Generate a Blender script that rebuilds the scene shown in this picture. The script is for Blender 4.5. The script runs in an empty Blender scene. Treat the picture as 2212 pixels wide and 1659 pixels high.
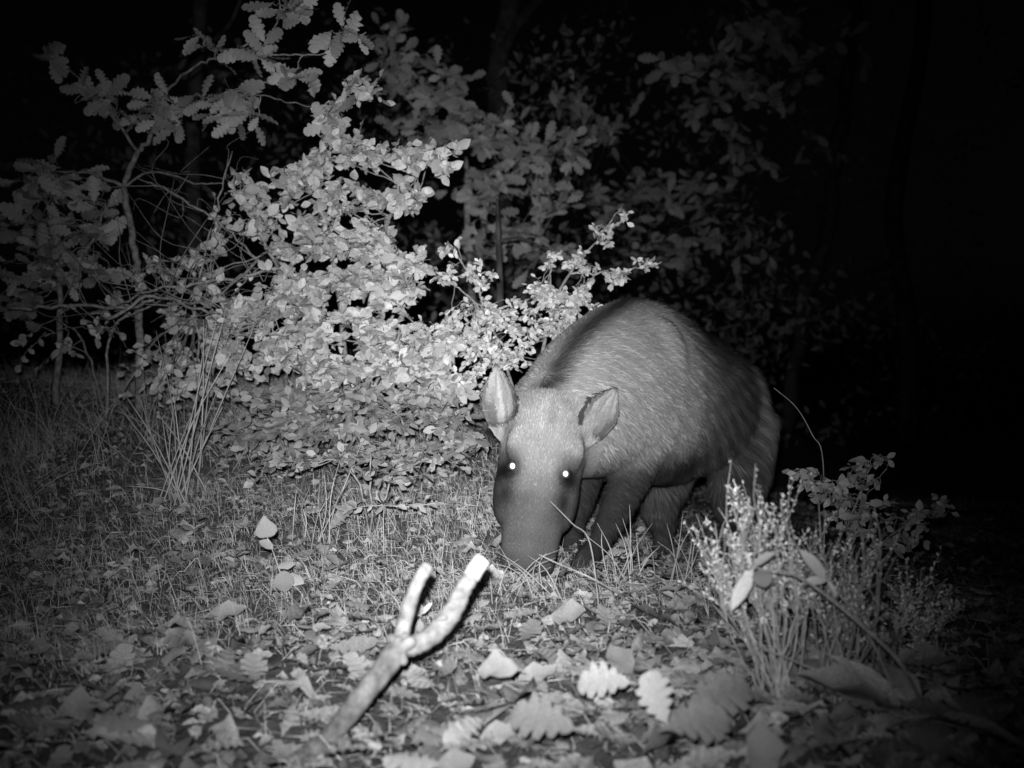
import bpy, math, random
import numpy as np
from mathutils import Vector, Matrix
from mathutils.bvhtree import BVHTree

random.seed(7)
rng = np.random.default_rng(11)
scene = bpy.context.scene
C = scene.collection

# ------------------------------------------------------------------ camera
CAM_H = 0.52
PITCH = math.radians(1.8)          # looking slightly down
HFOV = math.radians(50)
cam_d = bpy.data.cameras.new('trail_camera')
cam_d.sensor_width = 36
cam_d.angle = HFOV
cam_d.clip_start = 0.02
cam_d.clip_end = 400
cam = bpy.data.objects.new('trail_camera', cam_d)
cam.location = (0, 0, CAM_H)
cam.rotation_euler = (math.pi / 2 - PITCH, 0, 0)
cam_d.dof.use_dof = True
cam_d.dof.focus_distance = 2.7
cam_d.dof.aperture_fstop = 3.4
C.objects.link(cam)
scene.camera = cam

# ------------------------------------------------------------------ night sky, flash, exposure
w = bpy.data.worlds.new('World')
scene.world = w
w.use_nodes = True
nt = w.node_tree
sky = nt.nodes.new('ShaderNodeTexSky')
sky.sky_type = 'NISHITA'
sky.sun_disc = False
sky.sun_elevation = math.radians(2)
sky.sun_rotation = math.radians(200)
bw = nt.nodes.new('ShaderNodeRGBToBW')      # infrared night picture: one grey channel
nt.links.new(sky.outputs[0], bw.inputs[0])
nt.links.new(bw.outputs[0], nt.nodes['Background'].inputs['Color'])
nt.nodes['Background'].inputs['Strength'].default_value = 0.0005

fl = bpy.data.lights.new('infrared_flash', 'SPOT')   # the camera's own flash, just above and left of the lens
fl.energy = 860
fl.color = (1, 1, 1)
fl.spot_size = math.radians(110)
fl.spot_blend = 0.3
fl.shadow_soft_size = 0.012
flo = bpy.data.objects.new('infrared_flash', fl)
flo.location = (-0.022, 0.0, CAM_H + 0.05)
flo.rotation_euler = (math.pi / 2 - math.radians(1.1), 0, math.radians(2.9))
# lens of the flash: the beam fades smoothly away from its axis
fl.use_nodes = True
lt = fl.node_tree
em = lt.nodes['Emission']
tcn = lt.nodes.new('ShaderNodeTexCoord')
sx = lt.nodes.new('ShaderNodeSeparateXYZ')
lt.links.new(tcn.outputs['Normal'], sx.inputs[0])


def lmath(op, a, b_=None):
    n_ = lt.nodes.new('ShaderNodeMath'); n_.operation = op
    for k_, v_ in enumerate((a, b_)):
        if v_ is None: continue
        if isinstance(v_, (int, float)): n_.inputs[k_].default_value = v_
        else: lt.links.new(v_, n_.inputs[k_])
    return n_.outputs[0]


BEAM_X, BEAM_Y = 0.172, 0.215
ux = lmath('DIVIDE', lmath('DIVIDE', sx.outputs[0], sx.outputs[2]), BEAM_X)
uy = lmath('DIVIDE', lmath('DIVIDE', sx.outputs[1], sx.outputs[2]), BEAM_Y)
r2 = lmath('ADD', lmath('MULTIPLY', ux, ux), lmath('MULTIPLY', uy, uy))
lt.links.new(lmath('EXPONENT', lmath('MULTIPLY', r2, -0.5)), em.inputs['Strength'])
C.objects.link(flo)

scene.view_settings.view_transform = 'Standard'
scene.view_settings.look = 'None'
scene.view_settings.exposure = 0
scene.view_settings.gamma = 1

# ------------------------------------------------------------------ helpers
FPX = 1106 / math.tan(HFOV / 2)
CP, SP = math.cos(PITCH), math.sin(PITCH)


def P(px, py, D):
    """world point at depth D along the view axis (px on a 2212 x 1659 picture)"""
    x = (px - 1106) / FPX * D
    v = (829.5 - py) / FPX * D
    return Vector((x, D * CP + v * SP, CAM_H - D * SP + v * CP))


def sst(a, b, x):
    t = np.clip((np.asarray(x, float) - a) / (b - a), 0, 1)
    return t * t * (3 - 2 * t)


_ph = np.random.default_rng(3).uniform(0, 6.28, (24, 2))


def wob(x, y, f, n=4, o=0):
    r = 0
    for i in range(n):
        a = 1.3 * i + 0.7 + o
        r = r + np.sin((x * math.cos(a) + y * math.sin(a)) * f * (1 + .31 * i) + _ph[(i + o) % 24, 0])
    return r / n


def gz(x, y):
    x = np.asarray(x, float)
    y = np.asarray(y, float)
    z = 0.022 * wob(x, y, 6) + 0.014 * wob(x, y, 16, 4, 5) + 0.006 * wob(x, y, 41, 4, 2) + 0.03 * wob(x, y, 1.1, 3, 9)
    z = z - 0.15 * sst(0.05, 0.55, x) * sst(2.2, 3.3, y)
    z = z + 0.36 * sst(2.3, 4.8, y) * (1 - sst(-0.25, 0.35, x))
    z = z - 0.05 * sst(1.6, 0.9, y)
    z = z - 0.10 * sst(0.5, 1.6, x)
    return z


def gpt(x, y, dz=0):
    return Vector((x, y, float(gz(x, y)) + dz))


def ground_hit(px, py):
    """point of the ground seen at a pixel"""
    o = Vector((0, 0, CAM_H))
    d = (P(px, py, 1) - o)
    prev = 0.5
    t = 0.6
    while t < 30:
        p = o + d * t
        if p.z < float(gz(p.x, p.y)):
            break
        prev = t
        t += 0.03
    p = o + d * prev
    return Vector((p.x, p.y, float(gz(p.x, p.y))))


def tag(o, label=None, cat=None, group=None, kind=None):
    if label: o['label'] = label
    if cat: o['category'] = cat
    if group: o['group'] = group
    if kind: o['kind'] = kind
    return o


def thing(name, loc, label, cat, group=None):
    o = bpy.data.objects.new(name, None)
    o.empty_display_size = 0.05
    o.location = loc
    C.objects.link(o)
    return tag(o, label, cat, group)


def link(name, me, mat=None, parent=None, smooth=False):
    """links a mesh whose coordinates are world coordinates"""
    if mat is not None:
        me.materials.clear()
        me.materials.append(mat)
    o = bpy.data.objects.new(name, me)
    if parent is not None:
        o.parent = parent
        o.location = -Vector(wloc(parent))
    C.objects.link(o)
    if smooth:
        me.polygons.foreach_set('use_smooth', np.ones(len(me.polygons), bool))
    return o


def wloc(o):
    v = Vector(o.location)
    while o.parent is not None:
        o = o.parent
        v = v + Vector(o.location)
    return v


def np_mesh(name, V, F, shade=None, smooth=False):
    """F: list of equal-sized faces arrays (n,k)"""
    V = np.asarray(V, np.float32)
    if isinstance(F, np.ndarray):
        F = [F]
    F = [f for f in F if len(f)]
    me = bpy.data.meshes.new(name)
    me.vertices.add(len(V))
    me.vertices.foreach_set('co', V.ravel())
    nl = sum(f.size for f in F)
    npoly = sum(len(f) for f in F)
    me.loops.add(nl)
    me.polygons.add(npoly)
    me.loops.foreach_set('vertex_index', np.concatenate([f.ravel() for f in F]).astype(np.int32))
    starts, tot = [], 0
    for f in F:
        starts.append(tot + np.arange(len(f)) * f.shape[1])
        tot += f.size
    me.polygons.foreach_set('loop_start', np.concatenate(starts).astype(np.int32))
    if shade is not None:
        a = me.attributes.new('shade', 'FLOAT', 'POINT')
        a.data.foreach_set('value', np.asarray(shade, np.float32))
    me.update(calc_edges=True)
    me.validate()
    if smooth:
        me.polygons.foreach_set('use_smooth', np.ones(len(me.polygons), bool))
    return me


class MB:
    def __init__(s):
        s.V = []; s.F = []; s.S = []; s.n = 0

    def add(s, V, F, shade=1.0):
        V = np.asarray(V, float)
        s.V.append(V)
        s.F.append(np.asarray(F, int) + s.n)
        s.S.append(np.full(len(V), shade) if np.isscalar(shade) else np.asarray(shade))
        s.n += len(V)

    def tube(s, pts, rad, sides=6, jit=0.0, cap=True, shade=1.0):
        pts = [np.array(p, float) for p in pts]
        n = len(pts)
        rad = np.interp(np.linspace(0, 1, n), np.linspace(0, 1, len(rad)), rad) if not np.isscalar(rad) else np.full(n, rad)
        V = []
        up = np.array([0.31, 0.22, 0.92])
        for i in range(n):
            t = pts[min(i + 1, n - 1)] - pts[max(i - 1, 0)]
            t = t / (np.linalg.norm(t) + 1e-9)
            a = np.cross(t, up); a /= np.linalg.norm(a) + 1e-9
            b = np.cross(t, a)
            for k in range(sides):
                th = 2 * math.pi * k / sides
                r = rad[i] * (1 + jit * rng.uniform(-1, 1))
                V.append(pts[i] + r * (math.cos(th) * a + math.sin(th) * b))
        F = []
        for i in range(n - 1):
            for k in range(sides):
                k2 = (k + 1) % sides
                F.append((i * sides + k, i * sides + k2, (i + 1) * sides + k2))
                F.append((i * sides + k, (i + 1) * sides + k2, (i + 1) * sides + k))
        if cap:
            V.append(pts[0]); V.append(pts[-1])
            c0, c1 = n * sides, n * sides + 1
            for k in range(sides):
                k2 = (k + 1) % sides
                F.append((c0, k2, k))
                F.append((c1, (n - 1) * sides + k, (n - 1) * sides + k2))
        s.add(V, F, shade)

    def mesh(s, name, smooth=False):
        return np_mesh(name, np.concatenate(s.V), np.concatenate(s.F), np.concatenate(s.S), smooth)

    def build(s, name, mat, parent=None, smooth=False):
        return link(name, s.mesh(name), mat, parent, smooth)


def smooth_path(pts, n=6):
    """Catmull-Rom through pts"""
    p = [np.array(q, float) for q in pts]
    p = [2 * p[0] - p[1]] + p + [2 * p[-1] - p[-2]]
    out = []
    for i in range(1, len(p) - 2):
        for k in range(n):
            t = k / n
            out.append(.5 * (2 * p[i] + (p[i + 1] - p[i - 1]) * t + (2 * p[i - 1] - 5 * p[i] + 4 * p[i + 1] - p[i + 2]) * t * t + (3 * p[i] - p[i - 1] - 3 * p[i + 1] + p[i + 2]) * t ** 3))
    out.append(p[-2])
    return out


# ------------------------------------------------------------------ materials (infrared greys)
def mat_leaf(name, base, var=0.3, attr=False, rough=0.5, trans=0.22, spec=0.25, nscale=30.0, nvar=0.25):
    m = bpy.data.materials.new(name)
    m.use_nodes = True
    t = m.node_tree
    b = t.nodes['Principled BSDF']
    b.inputs['Roughness'].default_value = rough
    b.inputs['Specular IOR Level'].default_value = spec
    if attr:
        a = t.nodes.new('ShaderNodeAttribute'); a.attribute_name = 'shade'
        src = a.outputs['Fac']
    else:
        a = t.nodes.new('ShaderNodeObjectInfo')
        mr = t.nodes.new('ShaderNodeMapRange')
        mr.inputs['To Min'].default_value = 1 - var
        mr.inputs['To Max'].default_value = 1 + var
        t.links.new(a.outputs['Random'], mr.inputs['Value'])
        src = mr.outputs[0]
    tc = t.nodes.new('ShaderNodeTexCoord')
    nz = t.nodes.new('ShaderNodeTexNoise')
    nz.inputs['Scale'].default_value = nscale
    nz.inputs['Detail'].default_value = 4
    t.links.new(tc.outputs['Object'], nz.inputs['Vector'])
    mr2 = t.nodes.new('ShaderNodeMapRange')
    mr2.inputs['From Min'].default_value = 0.3
    mr2.inputs['From Max'].default_value = 0.7
    mr2.inputs['To Min'].default_value = base * (1 - nvar)
    mr2.inputs['To Max'].default_value = base * (1 + nvar)
    t.links.new(nz.outputs[0], mr2.inputs['Value'])
    mu = t.nodes.new('ShaderNodeMath'); mu.operation = 'MULTIPLY'
    t.links.new(src, mu.inputs[0]); t.links.new(mr2.outputs[0], mu.inputs[1])
    t.links.new(mu.outputs[0], b.inputs['Base Color'])
    bp = t.nodes.new('ShaderNodeBump')
    bp.inputs['Strength'].default_value = 0.35
    bp.inputs['Distance'].default_value = 0.002
    t.links.new(nz.outputs[0], bp.inputs['Height'])
    t.links.new(bp.outputs[0], b.inputs['Normal'])
    if trans > 0:
        tr = t.nodes.new('ShaderNodeBsdfTranslucent')
        t.links.new(mu.outputs[0], tr.inputs[0])
        mx = t.nodes.new('ShaderNodeMixShader')
        mx.inputs[0].default_value = trans
        t.links.new(b.outputs[0], mx.inputs[1]); t.links.new(tr.outputs[0], mx.inputs[2])
        t.links.new(mx.outputs[0], t.nodes['Material Output'].inputs['Surface'])
    return m


M = {
    'leaf': mat_leaf('shrub_leaf', 0.44, .3),
    'leafS': mat_leaf('shrub_foliage', 0.44, attr=True, nscale=120),
    'small': mat_leaf('small_leaf', 0.55, .25),
    'smallS': mat_leaf('small_foliage', 0.52, attr=True),
    'oak': mat_leaf('oak_leaf', 0.34, .25, nscale=40),
    'oakS': mat_leaf('oak_foliage', 0.34, attr=True),
    'dry': mat_leaf('dry_leaf', 0.30, .45, trans=.08, rough=.75, nscale=45, nvar=.35),
    'dryS': mat_leaf('dry_litter', 0.28, attr=True, nscale=170, trans=.08, rough=.8, nvar=.35),
    'grass': mat_leaf('grass_blade', 0.40, .3, trans=.1, rough=.6),
    'grassS': mat_leaf('grass_mass', 0.40, attr=True, trans=.1, rough=.7),
    'bark': mat_leaf('bark', 0.20, .2, trans=0, rough=.9, nscale=60, nvar=.5),
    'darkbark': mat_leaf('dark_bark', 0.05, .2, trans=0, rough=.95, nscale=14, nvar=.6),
    'twig': mat_leaf('twig', 0.32, .25, trans=0, rough=.8, nscale=80, nvar=.3),
    'heath': mat_leaf('heath', 0.62, .25, attr=True, trans=.1),
    'stick': mat_leaf('lichen_bark', 0.21, .1, trans=0, rough=.95, nscale=80, nvar=.4),
    'dimmed_stem_bark': mat_leaf('dimmed_stem_bark', 0.165, .1, trans=0, rough=.95, nscale=70, nvar=.5),  # brown bark without lichen, darkened further to paint in the beam's fall-off
    'cut': mat_leaf('peeled_wood', 0.500, .05, trans=0, rough=.7, nvar=.08),
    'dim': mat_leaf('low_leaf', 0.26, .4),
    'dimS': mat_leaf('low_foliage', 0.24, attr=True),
    'glossleaf': mat_leaf('evergreen_leaf', 0.55, .15, trans=.1, rough=.35, spec=.4),
    'pale': mat_leaf('pale_leaf', 0.260, .15, trans=.2),
    'stone': mat_leaf('stone', 0.090, .3, trans=0, rough=.9, nscale=30, nvar=.4),
}

# soil
ms = bpy.data.materials.new('soil'); ms.use_nodes = True
t = ms.node_tree; b = t.nodes['Principled BSDF']
b.inputs['Roughness'].default_value = 1
b.inputs['Specular IOR Level'].default_value = 0
nz = t.nodes.new('ShaderNodeTexNoise'); nz.inputs['Scale'].default_value = 28; nz.inputs['Detail'].default_value = 10
nz.inputs['Roughness'].default_value = .7
tc = t.nodes.new('ShaderNodeTexCoord'); t.links.new(tc.outputs['Object'], nz.inputs['Vector'])
mr = t.nodes.new('ShaderNodeMapRange'); mr.inputs['From Min'].default_value = .3; mr.inputs['From Max'].default_value = .72
mr.inputs['To Min'].default_value = .06; mr.inputs['To Max'].default_value = .22
t.links.new(nz.outputs[0], mr.inputs['Value']); t.links.new(mr.outputs[0], b.inputs['Base Color'])
bp = t.nodes.new('ShaderNodeBump'); bp.inputs['Strength'].default_value = .9; bp.inputs['Distance'].default_value = .03
t.links.new(nz.outputs[0], bp.inputs['Height']); t.links.new(bp.outputs[0], b.inputs['Normal'])
M['soil'] = ms

# ------------------------------------------------------------------ ground
xs = np.concatenate([-np.geomspace(120, 3.2, 26), np.linspace(-3, 3, 151), np.geomspace(3.2, 120, 26)])
ys = np.concatenate([-np.geomspace(60, .6, 12), np.linspace(-.4, 6, 161), np.geomspace(6.3, 160, 30)])
X, Y = np.meshgrid(xs, ys)
V = np.stack([X, Y, gz(X, Y)], -1).reshape(-1, 3)
nx, ny = len(xs), len(ys)
ii, jj = np.meshgrid(np.arange(nx - 1), np.arange(ny - 1))
i0 = (jj * nx + ii).ravel()
F = np.stack([i0, i0 + 1, i0 + nx + 1, i0 + nx], -1)
g = link('ground', np_mesh('ground', V, F, smooth=True), M['soil'])
tag(g, 'dark forest soil under grass and leaf litter', 'ground', kind='structure')

# ------------------------------------------------------------------ leaf templates: unit length along +Y, facing +Z


def tpl(half, cup=.12, droop=.12, wav=0.0, asym=0.0, fwd=.14):
    """half: outline [(y, halfwidth)] base to tip; midrib plus two sides"""
    V, F = [], []
    n = len(half)
    for i, (y, hw) in enumerate(half):
        dz = -droop * y * y
        V.append((0, y, dz))
        V.append((-hw, y + fwd * hw, dz + cup * hw * (1 + wav * math.sin(i * 2.1))))
        V.append((hw * (1 + .08 * math.sin(i * 1.7)), y + fwd * hw + asym * min(1, hw * 6) * (1 - y), dz + cup * hw * (1 - wav * math.sin(i * 2.4 + 1))))
    for i in range(n - 1):
        a, b_ = 3 * i, 3 * i + 3
        for s in (1, 2):
            q = (a, b_, b_ + s, a + s) if s == 1 else (a, a + s, b_ + s, b_)
            F.append((q[0], q[1], q[2])); F.append((q[0], q[2], q[3]))
    V = np.array(V, float)
    F = [f for f in F if np.linalg.norm(np.cross(V[f[1]] - V[f[0]], V[f[2]] - V[f[0]])) > 1e-7]
    return V, np.array(F, int)


STALK = [(-.16, .012), (0.0, .014)]
OVATE = [tpl(STALK + [(.1, .17), (.3, .29), (.5, .31), (.72, .23), (.9, .1), (1, .0)], c, d, .5) for c, d in ((.3, .15), (-.2, .3), (.5, -.1))]
ROUND = [tpl(STALK + [(.06, .2), (.25, .42), (.5, .47), (.75, .38), (.93, .18), (1, .0)], c, d, .6) for c, d in ((.2, .2), (.4, .05), (-.2, .1))]
OAKH = [(-.13, .012), (0, .014), (.07, .08), (.15, .12), (.19, .085), (.25, .185), (.33, .195), (.375, .125), (.44, .25), (.53, .255), (.575, .165), (.64, .255), (.73, .245), (.77, .155), (.83, .185), (.91, .155), (.97, .085), (1, .0)]
OAK = [tpl(OAKH, c, d, .8, .05, .04) for c, d in ((.2, .15), (-.25, .35), (.5, .0), (.1, -.25))]
DRYOAK = [tpl(OAKH, c, d, .7, .06, .04) for c, d in ((.4, .25), (-.35, .35), (.6, .05), (.2, -.25), (-.4, -.1))]
DRYOVATE = [tpl(STALK + [(.1, .17), (.3, .29), (.5, .31), (.72, .23), (.9, .1), (1, .0)], c, d, .9, .05) for c, d in ((.5, .2), (-.35, .35), (.3, -.2), (.6, .1))]
LANCE = [tpl(STALK + [(.12, .09), (.35, .15), (.6, .14), (.85, .07), (1, .0)], c, d, .2) for c, d in ((.3, .1), (.4, .3))]
SMALL = [tpl([(0, .02), (.3, .26), (.65, .28), (1, .0)], c, d) for c, d in ((.4, .1), (-.2, .2))]
HEART = [tpl(STALK + [(-.04, .16), (.02, .36), (.2, .47), (.45, .42), (.7, .24), (.88, .1), (1, .0)], .25, .1)]


def leaf_meshes(name, tpls, mat):
    out = []
    for V, F in tpls:
        me = np_mesh(name, V, F)
        me.materials.append(M[mat])
        me.polygons.foreach_set('use_smooth', np.ones(len(me.polygons), bool))
        out.append(me)
    return out


LM = {
    'ovate': (OVATE, leaf_meshes('ovate_leaf', OVATE, 'leaf'), 'leafS'),
    'oak': (OAK, leaf_meshes('lobed_leaf', OAK, 'oak'), 'oakS'),
    'small': (SMALL, leaf_meshes('small_leaf', SMALL, 'small'), 'smallS'),
    'round': (ROUND, leaf_meshes('round_leaf', ROUND, 'leaf'), 'leafS'),
    'lance': (LANCE, leaf_meshes('narrow_leaf', LANCE, 'glossleaf'), 'leafS'),
    'dryoak': (DRYOAK, leaf_meshes('dry_oak_leaf', DRYOAK, 'dry'), 'dryS'),
    'dryovate': (DRYOVATE, leaf_meshes('dry_leaf', DRYOVATE, 'dry'), 'dryS'),
    'dim': (SMALL + OVATE[:2], leaf_meshes('low_leaf', SMALL + OVATE[:2], 'dim'), 'dimS'),
    'heart': (HEART, leaf_meshes('heart_leaf', HEART, 'pale'), 'leafS'),
    'paleround': (ROUND, leaf_meshes('pale_round_leaf', ROUND, 'pale'), 'leafS'),
}


def frame(d, n):
    d = np.asarray(d, float); d = d / (np.linalg.norm(d) + 1e-9)
    n = np.asarray(n, float)
    n = n - d * np.dot(n, d)
    ln = np.linalg.norm(n)
    if ln < 1e-4:
        n = np.cross(d, (0.3, 0.8, .5)); ln = np.linalg.norm(n)
    n /= ln
    x = np.cross(d, n)
    return np.stack([x, d, n], 1)


def leaf_object(name, kind, pos, d, n, size, parent=None, k=None, wide=1.0):
    tp, ml, _ = LM[kind]
    me = ml[random.randrange(len(ml)) if k is None else k]
    R = frame(d, n) * size
    R[:, 0] *= wide
    o = bpy.data.objects.new(name, me)
    mw = Matrix(((R[0, 0], R[0, 1], R[0, 2], pos[0]), (R[1, 0], R[1, 1], R[1, 2], pos[1]), (R[2, 0], R[2, 1], R[2, 2], pos[2]), (0, 0, 0, 1)))
    if parent is not None:
        o.parent = parent
        mw = Matrix.Translation(-wloc(parent)) @ mw
    o.matrix_local = mw
    C.objects.link(o)
    return o


def leaf_mass(L, name, parent=None, matname=None):
    """L: list of (kind, pos, d, n, size, shade) -> one mesh"""
    mb = MB()
    groups = {}
    for l in L:
        groups.setdefault((l[0], random.randrange(len(LM[l[0]][0]))), []).append(l)
    for (kind, k), G in groups.items():
        V, F = LM[kind][0][k]
        d = np.array([l[2] for l in G], float); n = np.array([l[3] for l in G], float)
        d /= np.linalg.norm(d, axis=1)[:, None] + 1e-9
        n -= d * (n * d).sum(1)[:, None]
        n /= np.linalg.norm(n, axis=1)[:, None] + 1e-9
        x = np.cross(d, n)
        sz = np.array([l[4] for l in G])[:, None, None]
        W = (V[None, :, 0:1] * x[:, None] + V[None, :, 1:2] * d[:, None] + V[None, :, 2:3] * n[:, None]) * sz + np.array([l[1] for l in G], float)[:, None]
        m = len(G)
        FF = (F[None] + (np.arange(m) * len(V))[:, None, None]).reshape(-1, 3)
        mb.add(W.reshape(-1, 3), FF, np.repeat([l[5] for l in G], len(V)))
    o = mb.build(name, M[matname or LM[L[0][0]][2]], parent, True)
    o['kind'] = 'stuff'
    return o


def rv(s=1.0):
    return rng.normal(0, s, 3)


EYE = np.array([0, 0, CAM_H])


def plant(name, label, cat, base, stems, sprays, kind, size, leafgap, maxind=300, stemmat='bark', group=None,
          stem_r=(.008, .003), twig_r=.0016, upb=.5, camb=.5, spread=1.0, szvar=.35, nj=.45):
    """stems: list of lists of points (each its own branch part);
    sprays: (centre point, radius vector, number of twigs); twigs leave the nearest stem point and carry leaves"""
    root = thing(name, base, label, cat, group)
    allp = []
    for i, (pts, r0, r1) in enumerate(stems):
        sp = smooth_path(pts, 7)
        sp = [q + rv(.35 * r1 + .0015) for q in sp]
        mb = MB(); mb.tube(sp, [r0, r1], 6, .12)
        mb.build('trunk' if i == 0 and r0 > .012 else 'branch', M[stemmat], root, True)
        allp += [(q, (q - sp[max(0, j - 1)])) for j, q in enumerate(sp)]
    SPp = np.array([q[0] for q in allp])
    leaves = []
    tw = MB()
    for (c, rad, nt_) in sprays:
        c = np.array(c, float)
        rad = np.array(rad, float) if not np.isscalar(rad) else np.full(3, rad)
        for _ in range(nt_):
            v = rng.normal(0, 1, 3); v /= np.linalg.norm(v)
            end = c + v * rad * rng.uniform(.35, 1.0) ** .7
            near = SPp[np.argmin(((SPp - end) ** 2).sum(1) + rng.uniform(0, .01, len(SPp)))]
            via = near + (c - near) * rng.uniform(.45, .95) + rv(.25) * rad
            pts = smooth_path([near, via + rv(.012), end], 6)
            pts = [p + rv(.0035) for p in pts]
            pts[0] = near
            tw.tube(pts, [twig_r * 1.5, twig_r * .6], 4, 0, False)
            # leaves along the outer part of the twig
            acc = 0
            L = len(pts)
            side = 1
            for j in range(1, L):
                seg = pts[j] - pts[j - 1]
                sl = np.linalg.norm(seg)
                dirn = seg / (sl + 1e-9)
                tt = 0
                while acc <= sl - tt:
                    tt += acc
                    p = pts[j - 1] + dirn * tt
                    acc = leafgap * rng.uniform(.5, 1.5)
                    q = (j - 1 + tt / (sl + 1e-9)) / (L - 1)
                    if q < .3: continue
                    side = -side
                    lat = np.cross(dirn, (0, 0, 1)) + rv(.4)
                    d = dirn * .7 + side * lat * spread + np.array([0, 0, -.15]) + rv(.25)
                    n = np.array([0, 0, 1.]) * upb + camb * (EYE - p) / np.linalg.norm(EYE - p) + rv(nj)
                    leaves.append((kind, p, d, n, size * rng.uniform(1 - szvar, 1 + szvar), rng.uniform(.65, 1.3)))
                acc -= sl - tt
                acc = max(acc, 0)
            d = (pts[-1] - pts[-2])
            leaves.append((kind, pts[-1], d + rv(.2) * np.linalg.norm(d), np.array([0, 0, upb]) + camb * (EYE - pts[-1]) / 3 + rv(.4), size * rng.uniform(.7, 1.2), rng.uniform(.7, 1.3)))
    if tw.n:
        o = tw.build('twigs', M[stemmat], root); o['kind'] = 'stuff'
    leaves.sort(key=lambda l: -l[4] / np.linalg.norm(l[1] - EYE))
    for l in leaves[:maxind]:
        leaf_object('leaf', l[0], l[1], l[2], l[3], l[4], root)
    if len(leaves) > maxind:
        leaf_mass(leaves[maxind:], 'foliage', root)
    return root


from mathutils.kdtree import KDTree
# ------------------------------------------------------------------ wild boar
BD = np.array([.54, .842, 0]); BD /= np.linalg.norm(BD)      # head -> tail
BN = np.array([BD[1], -BD[0], 0])                            # the animal's left
BW = np.array([.33, 2.88, 0])
UP = np.array([0, 0, 1.])


def B(a, l, z):
    return BW + BD * a + BN * l + UP * z


def loft(mb, rings, sides=22):
    """rings: (centre, u, v, exponent, topnarrow)"""
    V = []
    for c, u, v, e, tn in rings:
        for k in range(sides):
            th = 2 * math.pi * k / sides
            cc, ss = math.cos(th), math.sin(th)
            x = math.copysign(abs(cc) ** (2 / e), cc)
            y = math.copysign(abs(ss) ** (2 / e), ss)
            if y > 0: x *= 1 - tn * y * y
            V.append(c + u * x + v * y)
    n = len(rings)
    F = []
    for i in range(n - 1):
        for k in range(sides):
            k2 = (k + 1) % sides
            F += [(i * sides + k, i * sides + k2, (i + 1) * sides + k2), (i * sides + k, (i + 1) * sides + k2, (i + 1) * sides + k)]
    V += [rings[0][0], rings[-1][0]]
    for k in range(sides):
        k2 = (k + 1) % sides
        F += [(n * sides, k2, k), (n * sides + 1, (n - 1) * sides + k, (n - 1) * sides + k2)]
    mb.add(V, F)


def dense(rows, m=4):
    """interpolate table rows smoothly"""
    r = np.array(rows, float)
    return np.array(smooth_path(list(r), m))


def ellipsoid(mb, c, ax, sides=16):
    rings = []
    for i in range(9):
        th = math.pi * (i + .02) / 8.04
        rings.append((c - ax[0] * math.cos(th), ax[1] * math.sin(th), ax[2] * math.sin(th), 2, 0))
    loft(mb, rings, sides)


bm_ = MB()
# torso: a, l, zc, half height, half width
TORSO = dense([(-.50, .02, .365, .105, .095), (-.40, .018, .385, .160, .130), (-.30, .014, .402, .186, .150), (-.18, .006, .418, .207, .170), (-.05, 0, .412, .238, .184),
               (.08, 0, .402, .245, .19), (.19, 0, .386, .222, .194), (.31, 0, .372, .208, .192), (.42, 0, .362, .197, .180),
               (.51, 0, .352, .178, .155), (.59, 0, .345, .138, .12), (.635, 0, .345, .075, .065)])
loft(bm_, [(B(a, l, z), BN * hw, UP * hh, 2.25, .32) for a, l, z, hh, hw in TORSO], 28)
# shoulder and haunch
ellipsoid(bm_, B(-.11, .092, .415), (UP * .19 + BD * .03, BD * .115, BN * .092))
ellipsoid(bm_, B(-.11, -.092, .415), (UP * .19 + BD * .03, BD * .115, BN * .092))
ellipsoid(bm_, B(.45, .09, .305), (UP * .20, BD * .13, BN * .10))
ellipsoid(bm_, B(.45, -.09, .305), (UP * .20, BD * .13, BN * .10))


def leg(rows):
    r = dense(rows, 4)
    rings = []
    for i in range(len(r)):
        c = B(*r[i, :3])
        t_ = B(*r[min(i + 1, len(r) - 1), :3]) - B(*r[max(i - 1, 0), :3])
        t_ /= np.linalg.norm(t_)
        u = BN - t_ * np.dot(BN, t_); u /= np.linalg.norm(u)
        v = np.cross(t_, u)
        rings.append((c, u * r[i, 3] * .85, v * r[i, 3] * 1.12, 2.1, 0))
    loft(bm_, rings, 16)


def foot(a, l):
    p = B(a, l, 0)
    return float(gz(p[0], p[1]))


LEGS = []
f = foot(-.40, .06)
LEGS.append([(-.13, .088, .34, .088), (-.205, .088, .23, .058), (-.28, .082, .145, .042), (-.33, .076, .09, .032), (-.36, .07, f + .05, .027), (-.39, .065, f + .028, .033), (-.415, .06, f - .006, .034)])
f = foot(-.17, -.10)
LEGS.append([(-.08, -.10, .33, .09), (-.13, -.10, .2, .065), (-.15, -.10, .11, .042), (-.155, -.1, f + .06, .030), (-.17, -.10, f + .03, .033), (-.185, -.10, f - .006, .034)])
f = foot(.35, -.10)
LEGS.append([(.48, -.09, .33, .11), (.40, -.10, .18, .09), (.355, -.10, .08, .07), (.37, -.10, .02, .053), (.395, -.10, f + .12, .044), (.38, -.10, f + .07, .033), (.37, -.10, f + .035, .033), (.35, -.10, f - .006, .036)])
f = foot(.40, .11)
LEGS.append([(.49, .09, .33, .13), (.43, .11, .17, .105), (.405, .115, .08, .075), (.43, .115, .02, .055), (.455, .11, f + .13, .045), (.44, .11, f + .07, .032), (.42, .11, f + .035, .034), (.40, .11, f - .006, .036)])
for L_ in LEGS: leg(L_)
# tail
tl = dense([(.615, .0, .39, .016), (.65, .02, .33, .012), (.66, .03, .25, .009), (.655, .03, .17, .008)], 4)
bm_.tube([B(*q[:3]) for q in tl], [.016, .008], 8)

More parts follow.
